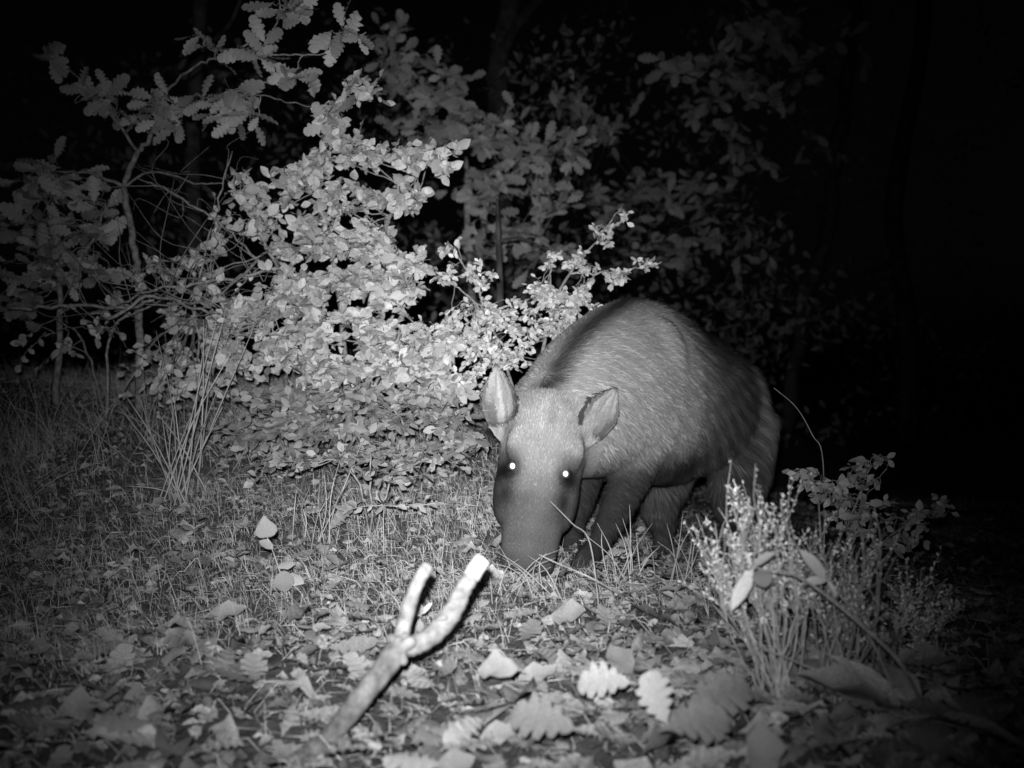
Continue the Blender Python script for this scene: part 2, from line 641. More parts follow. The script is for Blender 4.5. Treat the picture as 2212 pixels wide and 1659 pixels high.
# head
PC = np.array(P(1188, 872, 2.475)); PS = np.array(P(1137, 1232, 2.345))
HL = np.linalg.norm(PS - PC)
HZ = (PS - PC) / HL                                          # poll -> snout
hx = np.array([math.cos(math.radians(8.4)), .04, -math.sin(math.radians(8.4))])
HX = hx - HZ * np.dot(hx, HZ); HX /= np.linalg.norm(HX)      # to picture right
HN = np.cross(HZ, HX)                                         # brow direction
if HN[1] > 0: HN = -HN


def H(t, s, n):
    """t along the head 0..1, s sideways, n towards the brow"""
    return PC + HZ * (t * HL) + HX * s + HN * n


# t, centre offset n, half width, half depth
HEAD = dense([(-.20, -.10, .070, .085), (-.08, -.05, .086, .105), (.06, -.018, .090, .112), (.20, -.012, .094, .112), (.34, -.014, .096, .108), (.46, -.018, .090, .098),
              (.58, -.016, .081, .085), (.70, -.012, .070, .070), (.82, -.008, .065, .058), (.93, -.004, .061, .050), (1.0, -.002, .058, .047), (1.012, -.002, .053, .042)])
loft(bm_, [(H(t_, 0, o), HX * hw, HN * hd, 2.3, .28 + .12 * math.exp(-((t_ - .75) / .3) ** 2)) for t_, o, hw, hd in HEAD], 28)
for s in (-1, 1):
    ellipsoid(bm_, H(.32, .056 * s, .055), (HZ * .05, HX * .032, HN * .026))        # brow
    ellipsoid(bm_, H(.52, .070 * s, -.035), (HZ * .085, HX * .026, HN * .055))       # cheek
    ellipsoid(bm_, H(.03, .062 * s, -.005), (HZ * .038, HX * .026, HN * .038))         # ear root
ellipsoid(bm_, H(.84, 0, .028), (HZ * .08, HX * .032, HN * .022))


def ear(base, tip, side, nrm, hw):
    base = np.array(base); tip = np.array(tip)
    ax = tip - base; L = np.linalg.norm(ax); ax /= L
    sd = np.cross(nrm, ax); sd /= np.linalg.norm(sd)
    nn = np.cross(ax, sd)
    prof = [(-.16, .42), (0, .68), (.15, .9), (.32, 1.0), (.5, .96), (.68, .70), (.82, .42), (.93, .18), (1, .04)]
    prof = dense(prof, 2)
    nv = 11
    V = []; UVL = []
    for layer in (0, 1):
        for u, wv in prof:
            for k in range(nv):
                v = -1 + 2 * k / (nv - 1)
                h_ = hw * wv
                cup = .80 * h_ * (v * v) + (.05 * (1 - u) * (v > .0) * v) * 0
                p = base + ax * L * u + sd * h_ * v * (1 - .12 * abs(v)) + nn * (cup - .25 * hw + .10 * L * u * u)
                thick = .011 * (1 - .55 * max(0, u)) * (1 - .45 * abs(v)) + .003
                V.append(p - nn * thick * layer * 1.6); UVL.append((u, v, layer))
    m = len(prof)
    F = []
    idx = lambda la, i, k: la * m * nv + i * nv + k
    for i in range(m - 1):
        for k in range(nv - 1):
            F += [(idx(0, i, k), idx(0, i, k + 1), idx(0, i + 1, k + 1)), (idx(0, i, k), idx(0, i + 1, k + 1), idx(0, i + 1, k))]
            F += [(idx(1, i, k), idx(1, i + 1, k + 1), idx(1, i, k + 1)), (idx(1, i, k), idx(1, i + 1, k), idx(1, i + 1, k + 1))]
    for i in range(m - 1):
        for k, fl_ in ((0, 1), (nv - 1, 0)):
            q = [idx(0, i, k), idx(0, i + 1, k), idx(1, i + 1, k), idx(1, i, k)]
            if fl_ == 0: q = q[::-1]
            F += [(q[0], q[1], q[2]), (q[0], q[2], q[3])]
    for i, fl_ in ((0, 1), (m - 1, 0)):
        for k in range(nv - 1):
            q = [idx(0, i, k), idx(1, i, k), idx(1, i, k + 1), idx(0, i, k + 1)]
            if fl_ == 0: q = q[::-1]
            F += [(q[0], q[1], q[2]), (q[0], q[2], q[3])]
    bm_.add(V, F)
    kd = KDTree(len(V))
    for i_, p_ in enumerate(V): kd.insert(p_, i_)
    kd.balance()
    return base, ax, L, kd, np.array(UVL)


src = bpy.data.objects.new('boar_source', bm_.mesh('boar_source'))
C.objects.link(src)
md = src.modifiers.new('r', 'REMESH'); md.mode = 'VOXEL'; md.voxel_size = .0065
md2 = src.modifiers.new('s', 'SMOOTH'); md2.iterations = 22; md2.factor = .5
bpy.context.view_layer.update()
dg = bpy.context.evaluated_depsgraph_get()
me0 = bpy.data.meshes.new_from_object(src.evaluated_get(dg))
bpy.data.objects.remove(src)
me0.calc_loop_triangles()
v_ = np.empty(len(me0.vertices) * 3, np.float32); me0.vertices.foreach_get('co', v_)
f_ = np.empty(len(me0.loop_triangles) * 3, np.int32); me0.loop_triangles.foreach_get('vertices', f_)
bm_ = MB(); bm_.add(v_.reshape(-1, 3), f_.reshape(-1, 3))
bpy.data.meshes.remove(me0)
EARS = [ear(P(1088, 925, 2.43), P(1070, 782, 2.48), -1, np.array([-.22, -.95, .12]), .047),
        ear(P(1268, 942, 2.415), P(1334, 834, 2.455), 1, np.array([.10, -.98, .1]), .045)]

src = bpy.data.objects.new('boar_source', bm_.mesh('boar_source'))
C.objects.link(src)
md = src.modifiers.new('r', 'REMESH'); md.mode = 'VOXEL'; md.voxel_size = .0055
md2 = src.modifiers.new('s', 'SMOOTH'); md2.iterations = 3; md2.factor = .5
bpy.context.view_layer.update()
dg = bpy.context.evaluated_depsgraph_get()
body_me = bpy.data.meshes.new_from_object(src.evaluated_get(dg))
bpy.data.objects.remove(src)
body_me.name = 'body'

nv = len(body_me.vertices)
co = np.empty(nv * 3, np.float32); body_me.vertices.foreach_get('co', co); co = co.reshape(-1, 3).astype(float)
no = np.empty(nv * 3, np.float32); body_me.vertices.foreach_get('normal', no); no = no.reshape(-1, 3).astype(float)


body_me.calc_loop_triangles()
nt_ = len(body_me.loop_triangles)
tri = np.empty(nt_ * 3, np.int32); body_me.loop_triangles.foreach_get('vertices', tri); tri = tri.reshape(-1, 3)
bvh = BVHTree.FromPolygons([tuple(v) for v in co], [tuple(t_) for t_ in tri])
EYES = []
for px, py in ((1104, 1007), (1224, 1025)):
    o_ = Vector(EYE); d_ = (P(px, py, 1) - o_).normalized()
    hit, nrm_, ix, dist = bvh.ray_cast(o_, d_)
    h_ = np.array(hit) - PC
    EYES.append((hit, nrm_, d_, h_ @ HZ / HL, h_ @ HX))


def boar_field(p, nrm):
    """coat colour with some painted shade, hair length and comb direction at points of the body"""
    q = p - BW
    a = q @ BD; l = q @ BN; z = q[:, 2]
    hp = p - PC
    t_ = hp @ HZ / HL; s_ = hp @ HX; n_ = hp @ HN
    ish = (t_ > -.02) & (t_ < 1.2) & (np.abs(s_) < .13) & (n_ > -.14) & (a < -.32)
    inear = np.zeros(len(p), bool); earin = np.zeros(len(p)); eaxis = np.zeros_like(p)
    for base, ax, L, kd, uvl in EARS:
        c_ = base + ax * L * .5
        for k_ in np.nonzero(np.linalg.norm(p - c_, axis=1) < L * .72)[0]:
            _, i_, ds = kd.find(p[k_])
            u, v, la = uvl[i_]
            if ds > .0085 or u < .04: continue
            inear[k_] = True
            eaxis[k_] = ax
            sd_ = 1 if ax[0] > 0 else -1
            e_ = (1 - float(sst(.70, .95, abs(v)))) * (1 - float(sst(.84, 1.0, u))) * float(sst(.0, .25, u))
            e_ *= 1 - .8 * math.exp(-((v * sd_ + .55) / .25) ** 2 - ((u - .25) / .28) ** 2)  # shadow inside the ear hollow, painted into its tone
            e_ *= 1 + .35 * math.sin(v * 11 + 3 * u)
            earin[k_] = e_ * (1 - la)
    # body
    col = np.full(len(p), .19)
    side = sst(.02, .10, np.abs(l))
    sho = np.exp(-((a + .12) / .17) ** 2) * sst(.10, .22, z)
    neck = sst(-.10, -.28, a)
    fl_ = sst(.0, .085, a)
    col = col * (1 + .28 * sho * side + .18 * neck) * (1 - .66 * fl_ * (1 - .75 * sst(.34, .44, a) * sst(.50, .40, z)))
    top = np.interp(a, TORSO[:, 0], TORSO[:, 2] + TORSO[:, 3])
    lc = l - np.interp(a, TORSO[:, 0], TORSO[:, 1]) - .014 * sst(-.05, -.2, a)
    mane = np.exp(-(lc / .026) ** 2) * sst(.11, .04, top - z)
    col *= 1 - .86 * mane
    sad = sst(.04, .14, a) * sst(.13, .03, top - z)
    col *= 1 - .35 * sad
    col *= 1 - (.88 * sst(.31, .21, z)) * sst(.12, .04, a)  # dark foreleg hair, with the head's shadow on legs and chest painted in
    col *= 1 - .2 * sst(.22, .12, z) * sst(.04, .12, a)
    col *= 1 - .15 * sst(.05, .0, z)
    col *= 1 + .18 * wob(a, z, 22, 4) * (.4 + .6 * fl_)
    crease_shade = np.exp(-((a - .015 - .10 * np.maximum(0, z - .45)) / .022) ** 2) * sst(.15, .25, z) * (l > 0)  # painted shade along the crease behind the shoulder
    col *= 1 - .35 * crease_shade
    # head
    hc = np.full(len(p), .18)
    hc *= 1 - .52 * sst(.40, .68, t_)
    hc *= 1 + .25 * np.exp(-((t_ - .16) / .16) ** 2)
    hc *= 1 - .28 * sst(.9, 1.0, t_)
    hc *= 1 - .55 * sst(.066, .09, np.abs(s_)) * sst(.35, .5, t_)
    for _h, _n, _d, te, se in EYES:
        sg = 1 if se > 0 else -1
        e2 = ((t_ - te - .02) / .075) ** 2 + ((s_ - se - sg * .006) / .030) ** 2
        hc *= 1 - .95 * np.exp(-e2 ** 1.6)
        e3 = ((t_ - te - .15) / .09) ** 2 + ((s_ - se - sg * .002) / .020) ** 2
        hc *= 1 - .8 * np.exp(-e3)
        e4 = ((t_ - te + .07) / .035) ** 2 + ((s_ - se - sg * .016) / .030) ** 2
        hc *= 1 - .5 * np.exp(-e4)
    e5 = ((t_ - .15) / .07) ** 2 + ((s_ - .0) / .012) ** 2
    hc *= 1 - .30 * np.exp(-e5)
    hc *= 1 + .12 * wob(s_, t_ * HL, 80, 4)
    col = np.where(ish, hc, col)
    col = np.where(inear, .040 + .20 * earin, col)
    # hair length
    ln = np.full(len(p), .020)
    ln = ln + .022 * fl_ + .022 * mane
    ln *= 1 - .5 * sst(.12, .03, z)
    ln = np.where(ish, .010 - .005 * sst(.5, .9, t_), ln)
    ln = np.where(inear, .0032, ln)
    # comb
    d = BD[None] * 1.0 + UP[None] * (-.55 - .5 * sst(.5, .15, z))[:, None] + BN[None] * (np.sign(l) * .25)[:, None]
    d = np.where((z < .1)[:, None], BD[None] * .25 - UP[None], d)
    d = np.where(ish[:, None], -HZ[None] + HX[None] * (s_ * 5)[:, None], d)
    d = np.where(inear[:, None], eaxis, d)
    return col, ln, d, ish, inear, earin


def mat_coat(name, hair):
    m = bpy.data.materials.new(name); m.use_nodes = True
    t = m.node_tree; b = t.nodes['Principled BSDF']
    a = t.nodes.new('ShaderNodeAttribute'); a.attribute_name = 'shade'
    t.links.new(a.outputs['Fac'], b.inputs['Base Color'])
    b.inputs['Roughness'].default_value = .85
    b.inputs['Specular IOR Level'].default_value = .04
    if not hair:
        tc = t.nodes.new('ShaderNodeTexCoord')
        nz = t.nodes.new('ShaderNodeTexNoise'); nz.inputs['Scale'].default_value = 260; nz.inputs['Detail'].default_value = 3
        t.links.new(tc.outputs['Object'], nz.inputs['Vector'])
        bp = t.nodes.new('ShaderNodeBump'); bp.inputs['Strength'].default_value = .6; bp.inputs['Distance'].default_value = .004
        t.links.new(nz.outputs[0], bp.inputs['Height']); t.links.new(bp.outputs[0], b.inputs['Normal'])
    return m


col, ln, dr, ish, inear, earin = boar_field(co, no)
at_ = body_me.attributes.new('shade', 'FLOAT', 'POINT'); at_.data.foreach_set('value', (col * .85).astype(np.float32))
boar = thing('wild_boar', B(0, 0, foot(0, 0)), 'bristly wild boar with glowing eyes rooting its snout in the grass', 'boar')
body_me.materials.clear()
link('body', body_me, mat_coat('boar_skin', False), boar, True)

# coat: thin hairs all over the body
body_me.calc_loop_triangles()
nt_ = len(body_me.loop_triangles)
tri = np.empty(nt_ * 3, np.int32); body_me.loop_triangles.foreach_get('vertices', tri); tri = tri.reshape(-1, 3)
va, vb, vc = co[tri[:, 0]], co[tri[:, 1]], co[tri[:, 2]]
area = np.linalg.norm(np.cross(vb - va, vc - va), axis=1)
tocam = (EYE - va); tocam /= np.linalg.norm(tocam, axis=1)[:, None]
fn = np.cross(vb - va, vc - va); fn /= np.linalg.norm(fn, axis=1)[:, None] + 1e-12
wgt = area * np.where((fn * tocam).sum(1) > -.35, 1, .35)
ishf = ish[tri[:, 0]]
wgt *= np.where(ishf, 2.6, 1.0)
NH = 85000
pick = rng.choice(nt_, NH, p=wgt / wgt.sum())
r1, r2 = rng.uniform(0, 1, (2, NH)); sq = np.sqrt(r1)
p0 = va[pick] * (1 - sq)[:, None] + vb[pick] * (sq * (1 - r2))[:, None] + vc[pick] * (sq * r2)[:, None]
nn0 = no[tri[pick, 0]]
hcol, hln, hd, hh_, he_, _ = boar_field(p0, nn0)
hd = hd + rng.normal(0, .16, hd.shape)
hd -= nn0 * (hd * nn0).sum(1)[:, None]
hd /= np.linalg.norm(hd, axis=1)[:, None] + 1e-9
hln = hln * rng.uniform(.6, 1.35, NH)
wid = np.where(hh_ | he_, .0011, .0015)
wv = np.cross(hd, nn0)
lift = rng.uniform(.06, .22, NH)
v0 = p0 - nn0 * .001
v1 = p0 + hd * (hln * .55)[:, None] + nn0 * (hln * lift * .9)[:, None]
v2 = p0 + hd * hln[:, None] + nn0 * (hln * lift * 1.1)[:, None] - UP * (hln * .08)[:, None]
HV = np.stack([v0 - wv * wid[:, None] * .5, v0 + wv * wid[:, None] * .5, v1 + wv * wid[:, None] * .4, v1 - wv * wid[:, None] * .4, v2], 1).reshape(-1, 3)
bi = np.arange(NH) * 5
HF = [np.stack([bi, bi + 1, bi + 2, bi + 3], 1), np.stack([bi + 3, bi + 2, bi + 4], 1)]
qa = (p0 - BW) @ BD; qz = p0[:, 2]; ql = (p0 - BW) @ BN
stk = wob(qa * .5 + qz * .86, (qa * .86 - qz * .5) * .12, 170, 4, 2) + .6 * wob(qa * .5 + qz * .86, (qa * .86 - qz * .5) * .15, 330, 3, 6)
stk = np.where(hh_ | he_, 0, stk * (.35 + .65 * sst(-.03, .1, qa)))
hcol = hcol * np.exp(.75 * stk)
keep_h = ~(he_ & (_ < .45))
hln = np.where(keep_h, hln, 1e-5)
hs = hcol * np.exp(rng.normal(0, .24, NH))
HS = np.stack([hs * .75, hs * .75, hs * 1.0, hs * 1.0, hs * 1.08], 1).ravel()
coat = link('coat', np_mesh('coat', HV, HF, HS), mat_coat('boar_bristle', True), boar)
tag(coat, kind='stuff')

# eyes: dark ball and a pupil that throws the flash back
me_ = bpy.data.materials.new('dark_eye'); me_.use_nodes = True
bb = me_.node_tree.nodes['Principled BSDF']; bb.inputs['Base Color'].default_value = (.012, .012, .012, 1); bb.inputs['Roughness'].default_value = .25
mp_ = bpy.data.materials.new('mirror_pupil'); mp_.use_nodes = True
bb = mp_.node_tree.nodes['Principled BSDF']; bb.inputs['Base Color'].default_value = (.95, .95, .95, 1)
bb.inputs['Metallic'].default_value = 1; bb.inputs['Roughness'].default_value = .35
for hit, nrm, d_, te_, se_ in EYES:
    c = np.array(hit) - np.array(nrm) * .004 + np.array(d_) * .002
    e = MB()
    ellipsoid(e, c, (UP * .0135, np.array([1., 0, 0]) * .0145, np.array([0, 1., 0]) * .0125), 14)
    eo = e.build('eye', me_, boar, True)
    dome = MB()
    z_ = -np.array(d_); x_ = np.cross(z_, UP); x_ /= np.linalg.norm(x_); y_ = np.cross(z_, x_)
    V = [c + z_ * .0168]; F = []
    for r_, hz_ in ((.0045, .0164), (.0085, .0150), (.0088, .010)):
        for k in range(18):
            th = k * math.pi / 9
            V.append(c + z_ * hz_ + r_ * (x_ * math.cos(th) + y_ * math.sin(th) * 1.12))
    for k in range(18):
        k2 = (k + 1) % 18
        F.append((0, 1 + k, 1 + k2))
        for r_ in (0, 1):
            F += [(1 + r_ * 18 + k, 19 + r_ * 18 + k, 19 + r_ * 18 + k2), (1 + r_ * 18 + k, 19 + r_ * 18 + k2, 1 + r_ * 18 + k2)]
    dome.add(V, F)
    po = dome.build('pupil', mp_, eo, True)

o_ = Vector(EYE); d_ = (P(1522, 706, 1) - o_).normalized()
hit, nrm, ix, dist = bvh.ray_cast(o_, d_)
if hit is not None:
    o = leaf_object('pale_leaf', 'paleround', hit + nrm * .012, (.25, 0, 1), (0, -1, .2), .022)
    tag(o, 'tiny pale leaf resting on the boar\'s back', 'leaf')
# ------------------------------------------------------------------ shrubs, saplings and trees


P0 = P
DS = 1.0


def P(px, py, D):
    return P0(px, py, D * DS)


def S(px, py, D, rx, ry, rd, n):
    k = D * DS / FPX
    return (P(px, py, D), (rx * k, rd, ry * k), n)


def on_ground(px, D):
    x = (px - 1106) / FPX * D
    return gpt(x, D, -.01)


# oak sapling at the left with a bent trunk and spreading twigs
DS = 1.1
b0 = on_ground(300, 3.75 * DS)
plant('oak_sapling', 'slender oak sapling with a bent trunk and lobed leaves leaning over the leafy shrub', 'sapling', b0,
      [([b0, P(300, 640, 3.72), P(292, 540, 3.7), P(268, 405, 3.65), P(300, 330, 3.6), P(345, 275, 3.5), P(400, 240, 3.45)], .017, .006),
       ([P(345, 275, 3.5), P(357, 205, 3.45), P(410, 150, 3.35), P(470, 125, 3.3), P(520, 128, 3.25)], .006, .0025),
       ([P(470, 125, 3.3), P(535, 95, 3.25), P(590, 65, 3.2), P(605, 0, 3.15)], .004, .002),
       ([P(520, 128, 3.25), P(600, 118, 3.2), P(690, 118, 3.15), P(745, 85, 3.1), P(790, 75, 3.05)], .003, .0015),
       ([P(300, 330, 3.6), P(235, 240, 3.5), P(190, 190, 3.5), P(120, 120, 3.45)], .006, .002),
       ([P(400, 240, 3.45), P(480, 205, 3.35), P(560, 180, 3.3), P(650, 160, 3.2)], .005, .002),
       ([P(480, 205, 3.35), P(560, 205, 3.3), P(640, 225, 3.2), P(710, 235, 3.15)], .003, .0015),
       ([P(268, 405, 3.65), P(200, 375, 3.6), P(120, 370, 3.5)], .007, .003),
       ([P(268, 405, 3.65), P(330, 370, 3.6), P(420, 395, 3.5), P(480, 395, 3.45)], .005, .002)],
      [S(430, 95, 3.25, 40, 30, .06, 3), S(560, 105, 3.2, 55, 22, .06, 5), S(605, 15, 3.15, 45, 28, .05, 4), S(650, 35, 3.15, 30, 20, .05, 2),
       S(725, 60, 3.1, 45, 30, .05, 3), S(790, 78, 3.05, 30, 22, .04, 2), S(640, 155, 3.2, 40, 22, .05, 3), S(500, 190, 3.3, 60, 20, .06, 4), S(430, 205, 3.35, 40, 25, .05, 3),
       S(530, 255, 3.3, 55, 40, .06, 5), S(470, 225, 3.35, 50, 25, .06, 3), S(705, 245, 3.15, 35, 40, .05, 4), S(350, 225, 3.45, 50, 25, .07, 4), S(290, 245, 3.5, 60, 35, .08, 5),
       S(240, 215, 3.5, 60, 35, .08, 4), S(390, 265, 3.4, 60, 25, .07, 3), S(160, 200, 3.5, 45, 35, .07, 3), S(110, 120, 3.45, 35, 30, .05, 2)],
      'oak', .080, .05, twig_r=.0016, camb=.6, upb=.45, nj=.6)
DS = 1.0

# broad-leaved shrub, brightest in the flash
b1 = on_ground(760, 3.75)
plant('broadleaf_shrub', 'tall dense shrub of pale oval leaves filling the middle behind the grass', 'shrub', b1,
      [([b1, P(740, 700, 3.7), P(720, 560, 3.65), P(690, 430, 3.6), P(700, 320, 3.55), P(745, 200, 3.5)], .014, .003),
       ([b1 + Vector((.05, .02, 0)), P(800, 640, 3.65), P(830, 500, 3.55), P(880, 400, 3.5), P(960, 330, 3.4)], .011, .003),
       ([b1 + Vector((-.05, .02, 0)), P(660, 690, 3.65), P(590, 560, 3.6), P(530, 430, 3.6)], .010, .003),
       ([P(800, 640, 3.65), P(870, 590, 3.5), P(920, 560, 3.45)], .007, .003),
       ([b1, P(700, 760, 3.6), P(600, 740, 3.5), P(500, 720, 3.45)], .008, .003),
       ([b1, P(850, 760, 3.55), P(950, 740, 3.45)], .008, .003)],
      [S(745, 200, 3.5, 45, 60, .08, 6), S(720, 270, 3.5, 60, 50, .1, 10), S(820, 200, 3.45, 25, 40, .05, 3), S(790, 330, 3.45, 70, 50, .1, 11), S(690, 340, 3.5, 60, 60, .1, 11), S(880, 330, 3.4, 70, 40, .08, 10),
       S(965, 340, 3.35, 40, 50, .06, 6), S(620, 400, 3.5, 80, 50, .1, 11), S(530, 400, 3.5, 50, 40, .1, 6), S(740, 430, 3.45, 80, 60, .1, 15), S(870, 430, 3.4, 70, 50, .1, 11), S(560, 470, 3.5, 60, 50, .1, 8),
       S(660, 520, 3.45, 90, 60, .12, 18), S(790, 530, 3.4, 80, 60, .1, 18), S(880, 560, 3.35, 50, 50, .08, 11), S(740, 600, 3.4, 90, 60, .12, 20), S(850, 630, 3.35, 80, 60, .1, 18), S(640, 620, 3.45, 90, 60, .12, 15),
       S(560, 680, 3.45, 90, 60, .12, 14), S(690, 700, 3.35, 90, 60, .12, 20), S(820, 720, 3.35, 90, 60, .12, 20), S(930, 740, 3.3, 80, 60, .1, 13), S(600, 770, 3.4, 90, 60, .1, 14), S(730, 800, 3.35, 100, 50, .1, 16),
       S(860, 800, 3.3, 100, 50, .1, 15), S(950, 850, 3.25, 70, 40, .1, 10), S(680, 870, 3.35, 100, 40, .1, 10), S(480, 770, 3.5, 70, 50, .1, 6), S(450, 640, 3.6, 70, 40, .1, 5)],
      'ovate', .034, .0125, nj=.75, szvar=.55, camb=.55, upb=.5, stem_r=(.012, .004))

# small-leaved bright bush next to the boar's neck
b2 = on_ground(1180, 3.55)
plant('small_leaved_bush', 'bright bush of tiny leaves with long upright sprays rising behind the boar', 'bush', b2,
      [([b2, P(1170, 800, 3.5), P(1190, 680, 3.45), P(1230, 590, 3.4), P(1290, 520, 3.35), P(1345, 445, 3.35)], .008, .0018),
       ([P(1230, 590, 3.4), P(1300, 590, 3.35), P(1370, 580, 3.35), P(1432, 565, 3.35)], .004, .0015),
       ([b2, P(1090, 780, 3.5), P(1050, 680, 3.45), P(1030, 620, 3.4), P(965, 520, 3.4)], .006, .0018),
       ([P(1050, 680, 3.45), P(1010, 640, 3.4), P(960, 600, 3.4)], .004, .0018),
       ([P(1190, 680, 3.45), P(1190, 600, 3.4), P(1185, 545, 3.4)], .004, .0018)],
      [S(1345, 465, 3.35, 12, 30, .02, 3), S(1310, 500, 3.35, 30, 30, .03, 5), S(1260, 560, 3.37, 40, 35, .04, 6), S(1320, 590, 3.35, 40, 18, .03, 5), S(1390, 575, 3.35, 45, 12, .02, 3), S(1340, 615, 3.35, 25, 20, .03, 3), S(1195, 560, 3.4, 25, 25, .03, 4),
       S(1170, 640, 3.4, 65, 50, .07, 16), S(1240, 650, 3.4, 60, 50, .07, 16), S(1130, 700, 3.4, 70, 50, .08, 15), S(1210, 710, 3.4, 80, 40, .08, 14), S(1050, 690, 3.4, 70, 45, .08, 13),
       S(1035, 600, 3.4, 35, 45, .04, 7), S(965, 530, 3.4, 22, 30, .03, 3), S(965, 600, 3.4, 35, 20, .03, 4), S(1010, 760, 3.38, 80, 50, .1, 13), S(1090, 770, 3.38, 70, 50, .1, 12), S(960, 700, 3.4, 50, 40, .08, 7), S(1000, 840, 3.3, 70, 40, .1, 9)],
      'small', .019, .0068, twig_r=.001, camb=.6, upb=.5, szvar=.4)

# low cover in front of the big shrub
b3 = on_ground(880, 3.15)
plant('low_shrub', 'low tangle of small leaves at the foot of the broad-leaved shrub', 'shrub', b3,
      [([b3, P(870, 920, 3.12), P(840, 880, 3.1)], .004, .002), ([b3, P(930, 930, 3.1), P(990, 900, 3.05)], .004, .002), ([b3, P(790, 950, 3.1), P(700, 920, 3.1)], .004, .002)],
      [S(830, 910, 3.1, 90, 35, .12, 14), S(960, 900, 3.05, 80, 35, .1, 14), S(720, 930, 3.1, 90, 35, .12, 11), S(600, 900, 3.2, 90, 40, .12, 9), S(1000, 960, 2.95, 50, 30, .08, 9), S(880, 980, 3.0, 100, 25, .12, 12), S(520, 940, 3.2, 90, 40, .12, 9), S(650, 860, 3.25, 90, 40, .12, 12), S(780, 850, 3.2, 90, 40, .12, 12), S(900, 850, 3.2, 90, 40, .12, 12), S(740, 985, 2.95, 90, 25, .12, 9), S(560, 840, 3.35, 90, 40, .12, 10), S(600, 990, 3.0, 80, 25, .12, 6)],
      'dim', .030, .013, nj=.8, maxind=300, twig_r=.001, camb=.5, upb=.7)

b3 = on_ground(800, 2.8)
plant('creeping_shrub', 'sparse creeping shrub between the low tangle and the glossy sprig', 'shrub', b3,
      [([b3, P(760, 1010, 2.78), P(660, 1000, 2.8), P(560, 1000, 2.85)], .003, .0015), ([b3, P(860, 1010, 2.78), P(950, 1000, 2.75)], .003, .0015), ([b3, P(800, 990, 2.85), P(790, 960, 2.9)], .003, .0015)],
      [S(660, 995, 2.8, 70, 25, .12, 6), S(760, 985, 2.8, 70, 28, .14, 7), S(880, 990, 2.78, 80, 25, .14, 8), S(970, 985, 2.75, 60, 28, .1, 6), S(560, 990, 2.85, 70, 25, .12, 5), S(840, 1030, 2.65, 90, 20, .1, 5)],
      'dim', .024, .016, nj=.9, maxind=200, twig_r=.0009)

# dim shrubs along the left edge
b4 = on_ground(120, 4.2)
plant('dark_oak_bush', 'dim oak bush standing beyond the bent sapling in the darkness', 'bush', b4,
      [([b4, P(130, 620, 4.2), P(110, 480, 4.15), P(90, 360, 4.1)], .014, .004), ([P(130, 620, 4.2), P(200, 520, 4.1), P(230, 440, 4.1)], .008, .003)],
      [S(100, 400, 4.1, 90, 70, .15, 12), S(60, 500, 4.15, 90, 80, .15, 10), S(190, 480, 4.1, 80, 70, .12, 9), S(120, 580, 4.1, 110, 60, .15, 10), S(220, 600, 4.1, 70, 60, .12, 6), S(40, 650, 4.2, 80, 70, .15, 7)],
      'oak', .085, .05, maxind=150)
b5 = on_ground(230, 4.0)
plant('low_left_shrub', 'straggling shrub of rounded leaves below the bent oak sapling', 'shrub', b5,
      [([b5, P(240, 720, 3.95), P(330, 660, 3.9), P(450, 600, 3.8)], .006, .002), ([b5, P(180, 740, 3.95), P(120, 690, 3.9)], .006, .002), ([b5, P(330, 740, 3.9), P(420, 690, 3.8)], .005, .002)],
      [S(340, 590, 3.85, 70, 50, .1, 6), S(430, 560, 3.8, 60, 50, .1, 6), S(400, 690, 3.75, 80, 40, .1, 8), S(200, 700, 3.9, 90, 50, .1, 6), S(330, 780, 3.7, 100, 40, .1, 7), S(90, 760, 3.9, 90, 50, .1, 5), S(480, 480, 3.8, 50, 50, .1, 4), S(500, 800, 3.5, 80, 50, .1, 8), S(430, 850, 3.4, 90, 40, .1, 7), S(330, 860, 3.5, 90, 40, .1, 5), S(470, 720, 3.6, 70, 50, .1, 7)],
      'ovate', .032, .02, maxind=200, nj=.7)

# oaks behind in half darkness
DS = 1.3
b6 = gpt(-.15 * DS, 5.2 * DS, -.02)
plant('shaded_oak', 'half lit young oak with crowded leaves standing behind the broad-leaved shrub', 'tree', b6,
      [([b6, P(1020, 640, 5.2), P(1010, 460, 5.15), P(1000, 300, 5.1), P(960, 140, 5.0)], .03, .008), ([P(1010, 460, 5.15), P(1100, 380, 5.0), P(1220, 300, 4.9)], .012, .003),
       ([P(1000, 300, 5.1), P(900, 240, 5.0), P(840, 130, 4.9)], .012, .003), ([P(1020, 560, 5.2), P(1140, 510, 5.0), P(1200, 540, 4.95)], .01, .003)],
      [S(870, 150, 4.9, 90, 70, .25, 12), S(950, 190, 4.9, 90, 70, .25, 14), S(1040, 260, 4.9, 90, 70, .25, 14), S(930, 290, 4.95, 100, 60, .25, 12), S(1120, 330, 4.9, 80, 60, .2, 12), S(1210, 320, 4.85, 70, 50, .2, 9),
       S(1060, 400, 5.0, 110, 60, .25, 14), S(1180, 430, 4.95, 80, 50, .2, 9), S(1080, 490, 5.0, 110, 50, .25, 11), S(1160, 560, 5.0, 90, 50, .2, 8), S(1020, 560, 5.0, 80, 50, .2, 7), S(840, 60, 4.9, 70, 40, .2, 5)],
      'oak', .095, .05, maxind=300, camb=.6)
DS = 1.45
b7 = gpt(.3 * DS, 6.3 * DS, -.02)
